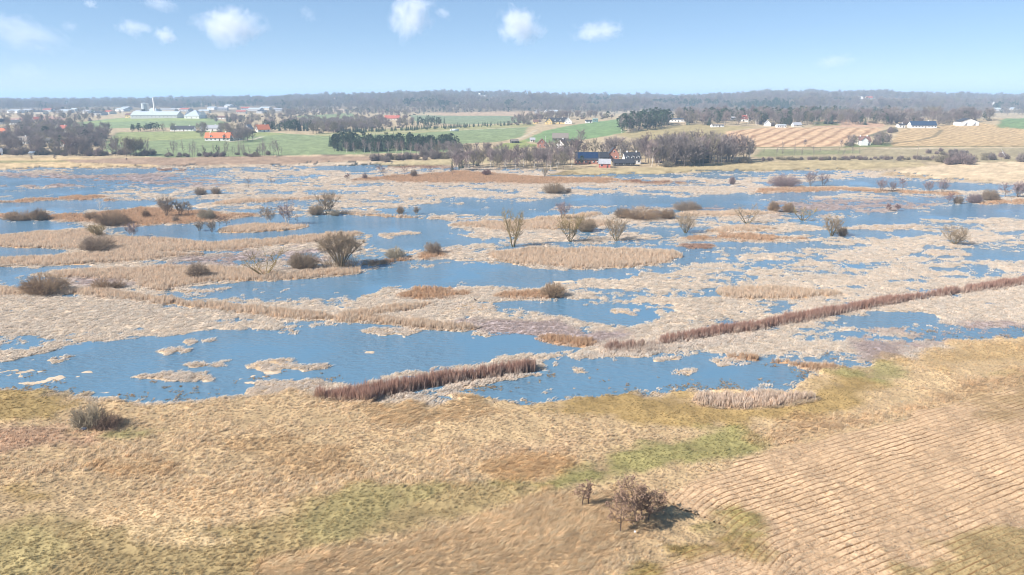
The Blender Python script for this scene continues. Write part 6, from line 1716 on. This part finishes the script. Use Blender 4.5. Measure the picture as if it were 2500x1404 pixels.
# round the orange farm
grove([(566, 346), (600, 340), (620, 342), (600, 349), (570, 350)], {'bare': 1}, (8, 12), 'bare dark tree at the right end of the orange farm', 'trees at the orange farm', 210, 10, 5, clear=False)
plant('pine_tree', 'dark round evergreen before the orange farmhouse', 'tree', far_pine[2], 550, 346, px2m(550, 346, 17) / 10)
plant('deciduous_tree', 'bare tree left of the orange farm', 'tree', far_bare[0], 494, 341, px2m(494, 341, 20) / 10)
# garden round the pale villa on the right
grove([(2062, 357), (2085, 350), (2092, 355), (2080, 360)], {'bare': 1, 'shrub': 1}, {'bare': (6, 9), 'shrub': (3, 5)}, {'bare': 'bare garden tree left of the pale villa', 'shrub': 'garden shrub left of the pale villa'}, 'garden left of the pale villa', 211, 8, 4, clear=False)
grove([(2124, 350), (2150, 345), (2176, 348), (2178, 356), (2140, 358)], {'bare': 2, 'shrub': 1, 'pine': 0.4}, {'bare': (7, 10), 'shrub': (3, 5), 'pine': (6, 8)}, {'bare': 'bare garden tree right of the pale villa', 'shrub': 'garden shrub right of the pale villa', 'pine': 'evergreen garden tree right of the pale villa'}, 'garden right of the pale villa', 212, 16, 4, clear=False)
grove([(2160, 322), (2185, 314), (2192, 320), (2172, 328)], {'shrub': 1}, (4, 6), 'shrub at the lane above the pale villa', 'shrubs at the lane', 213, 6, 4)
# valley shrubs on the right
grove([(2294, 396), (2330, 393), (2372, 395), (2370, 403), (2300, 404)], {'shrub': 1}, (5, 7.5), 'dense mauve shrub in the thicket of the right-hand valley', 'valley thicket on the right', 214, 14, 5)
grove([(1850, 391), (2100, 389), (2290, 390), (2290, 394), (2100, 393), (1850, 394)], {'shrub': 1}, (1.8, 3.6), 'low mauve scrub along the valley ditch', 'scrub along the valley ditch', 215, 44, 6)
grove([(2380, 384), (2460, 384), (2500, 378), (2600, 380), (2600, 396), (2400, 398)], {'shrub': 1}, (3, 6), 'mauve shrub at the right border of the valley', 'shrubs at the right border of the valley', 216, 14, 10)
grove([(2260, 372), (2330, 370), (2380, 374), (2330, 380), (2270, 380)], {'shrub': 1}, (2.2, 4), 'mauve shrub in the rough valley grass', 'shrubs in the rough valley grass', 217, 9, 10)
grove([(1850, 372), (2040, 374), (2140, 385), (2060, 388), (1850, 386)], {'sapling': 1}, (4, 9), 'thin bare sapling in the valley meadow', 'saplings in the valley meadow', 218, 14, 14)
# pines on the right-hand hill
grove([(1508, 322), (1560, 306), (1640, 298), (1650, 308), (1600, 318), (1520, 327)], {'pine': 4, 'birch': 1, 'spruce': 0.6}, {'pine': (13, 20), 'birch': (13, 18), 'spruce': (13, 19)},
      {'pine': 'broad dark pine in the wood left of the modern villa', 'birch': 'white stemmed birch in the wood left of the modern villa', 'spruce': 'dark spruce in the wood left of the modern villa'}, 'pine wood left of the modern villa', 219, 74, 4)
grove([(1660, 300), (1800, 306), (1990, 306), (1990, 292), (1800, 288), (1670, 290)], {'pine': 2.4, 'birch': 1.3}, {'pine': (10, 17), 'birch': (12, 18)},
      {'pine': 'dark evergreen on the wooded hill about the red roofed house', 'birch': 'tall pale birch on the wooded hill about the red roofed house'}, 'trees about the red roofed house', 220, 110, 4)
grove([(1960, 298), (2060, 290), (2170, 292), (2180, 282), (2060, 276), (1960, 284)], {'spruce': 2, 'pine': 2}, (12, 18), {'spruce': 'dark spruce above the tan hill field', 'pine': 'dark broad evergreen above the tan hill field'}, 'conifers above the tan hill field', 221, 80, 4)
grove([(1905, 311), (1930, 309), (1938, 305), (1910, 303)], {'pine': 1}, (8, 11), 'dark evergreen in the clump by the summer hut', 'evergreens by the summer hut', 222, 7, 4, clear=False)
grove([(2290, 310), (2330, 305), (2335, 298), (2290, 300)], {'bare': 1}, (8, 11), 'rounded olive tree between the white farm and the hall', 'trees between white farm and hall', 223, 9, 6)
grove([(320, 324), (392, 321), (392, 318), (320, 320)], {'pine': 1}, (7, 10), 'dark evergreen in the short row on the green meadow', 'evergreen row on the green meadow', 224, 15, 3)
grove([(640, 322), (760, 322), (762, 316), (650, 314)], {'spruce': 2, 'pine': 1}, (9, 13), {'spruce': 'dark spruce in the wood right of the orange roofed house', 'pine': 'dark pine in the wood right of the orange roofed house'}, 'conifers right of the orange roofed house', 225, 40, 4)
grove([(1004, 305), (1040, 297), (1088, 301), (1080, 309), (1010, 311)], {'spruce': 2, 'pine': 1}, (8, 12), {'spruce': 'dark spruce in the small block by the red roofed farm', 'pine': 'dark pine in the small block by the red roofed farm'}, 'conifer block by the red roofed farm', 226, 26, 4)
# --- woods that read as one mass
NB = dict(bare=4, shrub=1, birch=0.6)
solid_wood('village_wood', 'bare grey trees among the village houses at the left', places([(-150, 362), (-150, 300), (120, 296), (235, 318), (270, 330), (250, 360), (120, 366)], 640, 301), dict(bare=4, shrub=1.5, pine=0.35), (6, 12), 301)
solid_wood('village_wood', 'bare grey trees round the houses in the middle left', places([(395, 322), (560, 318), (640, 314), (640, 326), (590, 330), (400, 326)], 70, 302), dict(bare=4, shrub=1.5), (6, 11), 302)
solid_wood('bare_wood', 'grey brown bare wood beyond the green meadows', places([(760, 330), (850, 322), (1000, 312), (1010, 300), (900, 294), (760, 300), (700, 304), (640, 305), (640, 312), (760, 316)], 420, 303), dict(bare=4, shrub=2), (6, 11), 303)
solid_wood('conifer_hedge', 'long dark hedge of young spruces on the meadow slope', np.concatenate([places([(830, 327), (1000, 320), (1000, 317), (830, 323)], 90, 304), places([(1000, 320), (1120, 314), (1245, 308), (1245, 304), (1120, 310), (1000, 316)], 110, 305)]), dict(spruce=1), (4, 6.5), 304)
solid_wood('bare_wood', 'bare trees about the yellow hill farm', places([(1240, 300), (1300, 286), (1420, 282), (1500, 285), (1500, 292), (1430, 294), (1330, 296), (1300, 308), (1250, 310)], 150, 306), dict(bare=4, shrub=1.5, pine=0.3), (6, 11), 306)
solid_wood('hill_wood', 'mixed bare wood on the right-hand hill', places([(1640, 306), (1860, 310), (2000, 306), (2170, 306), (2300, 306), (2420, 296), (2420, 272), (2200, 270), (1900, 272), (1650, 276)], 900, 307), dict(bare=5, birch=1.2, pine=0.9, spruce=0.4, shrub=0.8), (9, 15), 307)
solid_wood('hill_wood', 'bare wood behind the white hall at the right', places([(2380, 290), (2460, 282), (2700, 284), (2700, 262), (2400, 262)], 260, 308), dict(bare=5, pine=0.7, spruce=0.4), (9, 14), 308)
solid_wood('bare_wood', 'hedges and copses around the factory fields', np.concatenate([places([(-100, 292), (20, 286), (190, 296), (250, 298), (230, 286), (60, 280), (-100, 278)], 140, 309), places([(490, 292), (640, 292), (640, 300), (560, 302)], 70, 310), places([(640, 296), (720, 290), (860, 284), (1000, 290), (1000, 270), (700, 268), (640, 280)], 330, 311), places([(220, 283), (300, 281), (300, 272), (140, 268), (60, 272)], 120, 312), places([(1000, 284), (1060, 277), (1300, 274), (1700, 280), (1660, 262), (1000, 264)], 520, 313)]), dict(bare=4, shrub=1.2, pine=0.5, spruce=0.3), (6, 12), 309)
# the skyline wood: trees all over the distant ridge
_rs = np.random.default_rng(77)
n_ = 26000
yy = _rs.uniform(1750, 3500, n_); xx = _rs.uniform(-0.86, 0.86, n_) * yy
den = fbm(xx, yy, 240, 3, 61)
gc = sample(gcol, xx, yy)
field = (np.abs(gc - WOODFLOOR).sum(-1) > 0.03)
keep = (den > -0.75 - 0.6 * smooth(2300, 2900, yy)) & ~field
keep &= ~((xx / yy < -0.33) & (yy < 2050))
xx, yy = xx[keep], yy[keep]
ok = np.array([all((x - bx) ** 2 + (y - by) ** 2 > (br + 4) ** 2 and not (by - 380 < y < by and abs(x - bx * y / by) < br * 0.6) for bx, by, br in BUSY if by > 1600) for x, y in zip(xx, yy)])
xx, yy = xx[ok], yy[ok]
cz = fbm(xx, yy, 130, 2, 62)
for nm, lab, sel, kd, sz in (('skyline_wood', 'hazy bare woods covering the distant ridge', cz < 1.0, dict(bare=1), (8, 17)), ('skyline_conifers', 'dark conifer patches in the distant ridge woods', cz >= 1.0, dict(spruce=1, pine=1), (10, 15))):
    q = np.where(sel)[0]
    solid_wood(nm, lab, np.stack([xx[q], yy[q], sample(GZ, xx[q], yy[q]) - 0.3], -1), kd, sz, 320 + len(nm), 1.0, True)
# dark conifer brow on the far right ridge
solid_wood('skyline_conifers', 'dark green conifer brow on the far right ridge', places([(1920, 250), (2000, 246), (2090, 246), (2100, 251), (1940, 256)], 420, 331), dict(spruce=1, pine=1), (10, 14), 331)
# ================================================================== CLOUDS
def cloud_mat(seed, dens, cut):
    m = bpy.data.materials.new('cloud_vapour_%d' % seed); m.use_nodes = True
    n, l = m.node_tree.nodes, m.node_tree.links
    n.clear()
    tc = n.new('ShaderNodeTexCoord')
    mp = n.new('ShaderNodeMapping'); mp.inputs['Location'].default_value = (seed * 3.7, seed * 1.3, seed * 2.1); mp.inputs['Scale'].default_value = (1.5, 1.5, 1.0)
    l.new(tc.outputs['Object'], mp.inputs['Vector'])
    no = n.new('ShaderNodeTexNoise'); no.inputs['Scale'].default_value = 1.7; no.inputs['Detail'].default_value = 6; no.inputs['Roughness'].default_value = 0.62
    no.inputs['Distortion'].default_value = 0.5
    l.new(mp.outputs[0], no.inputs['Vector'])
    ln = n.new('ShaderNodeVectorMath'); ln.operation = 'LENGTH'; l.new(tc.outputs['Object'], ln.inputs[0])
    # density = noise - cut - radius falloff
    fo = n.new('ShaderNodeMapRange'); fo.inputs['From Min'].default_value = 0.0; fo.inputs['From Max'].default_value = 1.0; fo.inputs['To Min'].default_value = 0.0; fo.inputs['To Max'].default_value = 0.55
    l.new(ln.outputs['Value'], fo.inputs['Value'])
    sb = n.new('ShaderNodeMath'); sb.operation = 'SUBTRACT'; l.new(no.outputs[0], sb.inputs[0]); l.new(fo.outputs[0], sb.inputs[1])
    mr = n.new('ShaderNodeMapRange'); mr.inputs['From Min'].default_value = cut; mr.inputs['From Max'].default_value = cut + 0.42; mr.inputs['To Min'].default_value = 0.0; mr.inputs['To Max'].default_value = dens
    l.new(sb.outputs[0], mr.inputs['Value'])
    pv = n.new('ShaderNodeVolumePrincipled'); pv.inputs['Color'].default_value = (0.98, 0.985, 1, 1); pv.inputs['Anisotropy'].default_value = 0.0
    l.new(mr.outputs[0], pv.inputs['Density'])
    o = n.new('ShaderNodeOutputMaterial'); l.new(pv.outputs[0], o.inputs['Volume'])
    return m

def cloud(label, px, py, wpx, hpx, dist, dens, cut, seed, tilt=0.0):
    a, b, c = ray(px, py)
    t = dist / b
    bm = bmesh.new()
    bmesh.ops.create_icosphere(bm, subdivisions=2, radius=1.0)
    me = bpy.data.meshes.new('cloud'); bm.to_mesh(me); bm.free()
    me.materials.append(cloud_mat(seed, 0.26 * dens / (wpx * dist / FPX), cut))
    o = link('cloud', me)
    o.location = (a * t, b * t, CAM_H + c * t)
    sx, sz = wpx * dist / FPX / 2, hpx * dist / FPX / 2
    o.scale = (sx, (sx + sz) / 2, sz)
    o.rotation_euler = (0, R(tilt), 0)
    tag(o, label, 'cloud')

D_ = 5200
for i, (lab, px, py, w, h, dn, cut, tl) in enumerate((
    ('large bright rounded cumulus left of the middle', 565, 66, 150, 92, 30, 0.10, 0),
    ('wispy tail stretching left from the large rounded cumulus', 498, 58, 90, 50, 8, 0.18, 8),
    ('broad pale cloud cut by the left border of the picture', 45, 82, 240, 90, 12, 0.12, 14),
    ('small flat cloud left of the rounded cumulus', 328, 68, 90, 48, 12, 0.14, 6),
    ('small bright puff below the flat cloud', 404, 86, 60, 46, 16, 0.14, 20),
    ('torn white cloud near the top, right of the large cumulus', 1000, 42, 120, 110, 22, 0.14, 10),
    ('thin scrap of cloud above the torn white cloud', 1020, 8, 110, 40, 12, 0.16, 0),
    ('bright triangular cumulus in the upper middle', 1270, 62, 120, 84, 26, 0.12, 14),
    ('bright ragged cumulus right of the triangular one', 1462, 76, 128, 54, 22, 0.12, -6),
    ('faint flat cloud low in the right-hand sky', 2038, 150, 120, 42, 7, 0.14, -6),
    ('thin cloud at the top border above the flat cloud', 392, 8, 100, 44, 10, 0.16, 12),
    ('tiny wisp at the top border at the left', 220, 8, 44, 26, 8, 0.16, 20),
    ('tiny wisp right of the torn cloud', 1082, 32, 52, 28, 9, 0.16, 20),
    ('faint hazy smear low in the left-hand sky', 68, 178, 120, 70, 3.0, 0.16, 10),
    ('barely visible wisp between the large cumulus and the torn cloud', 752, 34, 56, 36, 3.5, 0.16, 30),
    ('faint puff above the flat cloud at the left', 170, 66, 50, 34, 3.5, 0.16, 0))):
    cloud(lab, px, py, w * 1.25, h * 1.25, D_ if py < 120 else 9800, dn, cut, i + 1, tl)
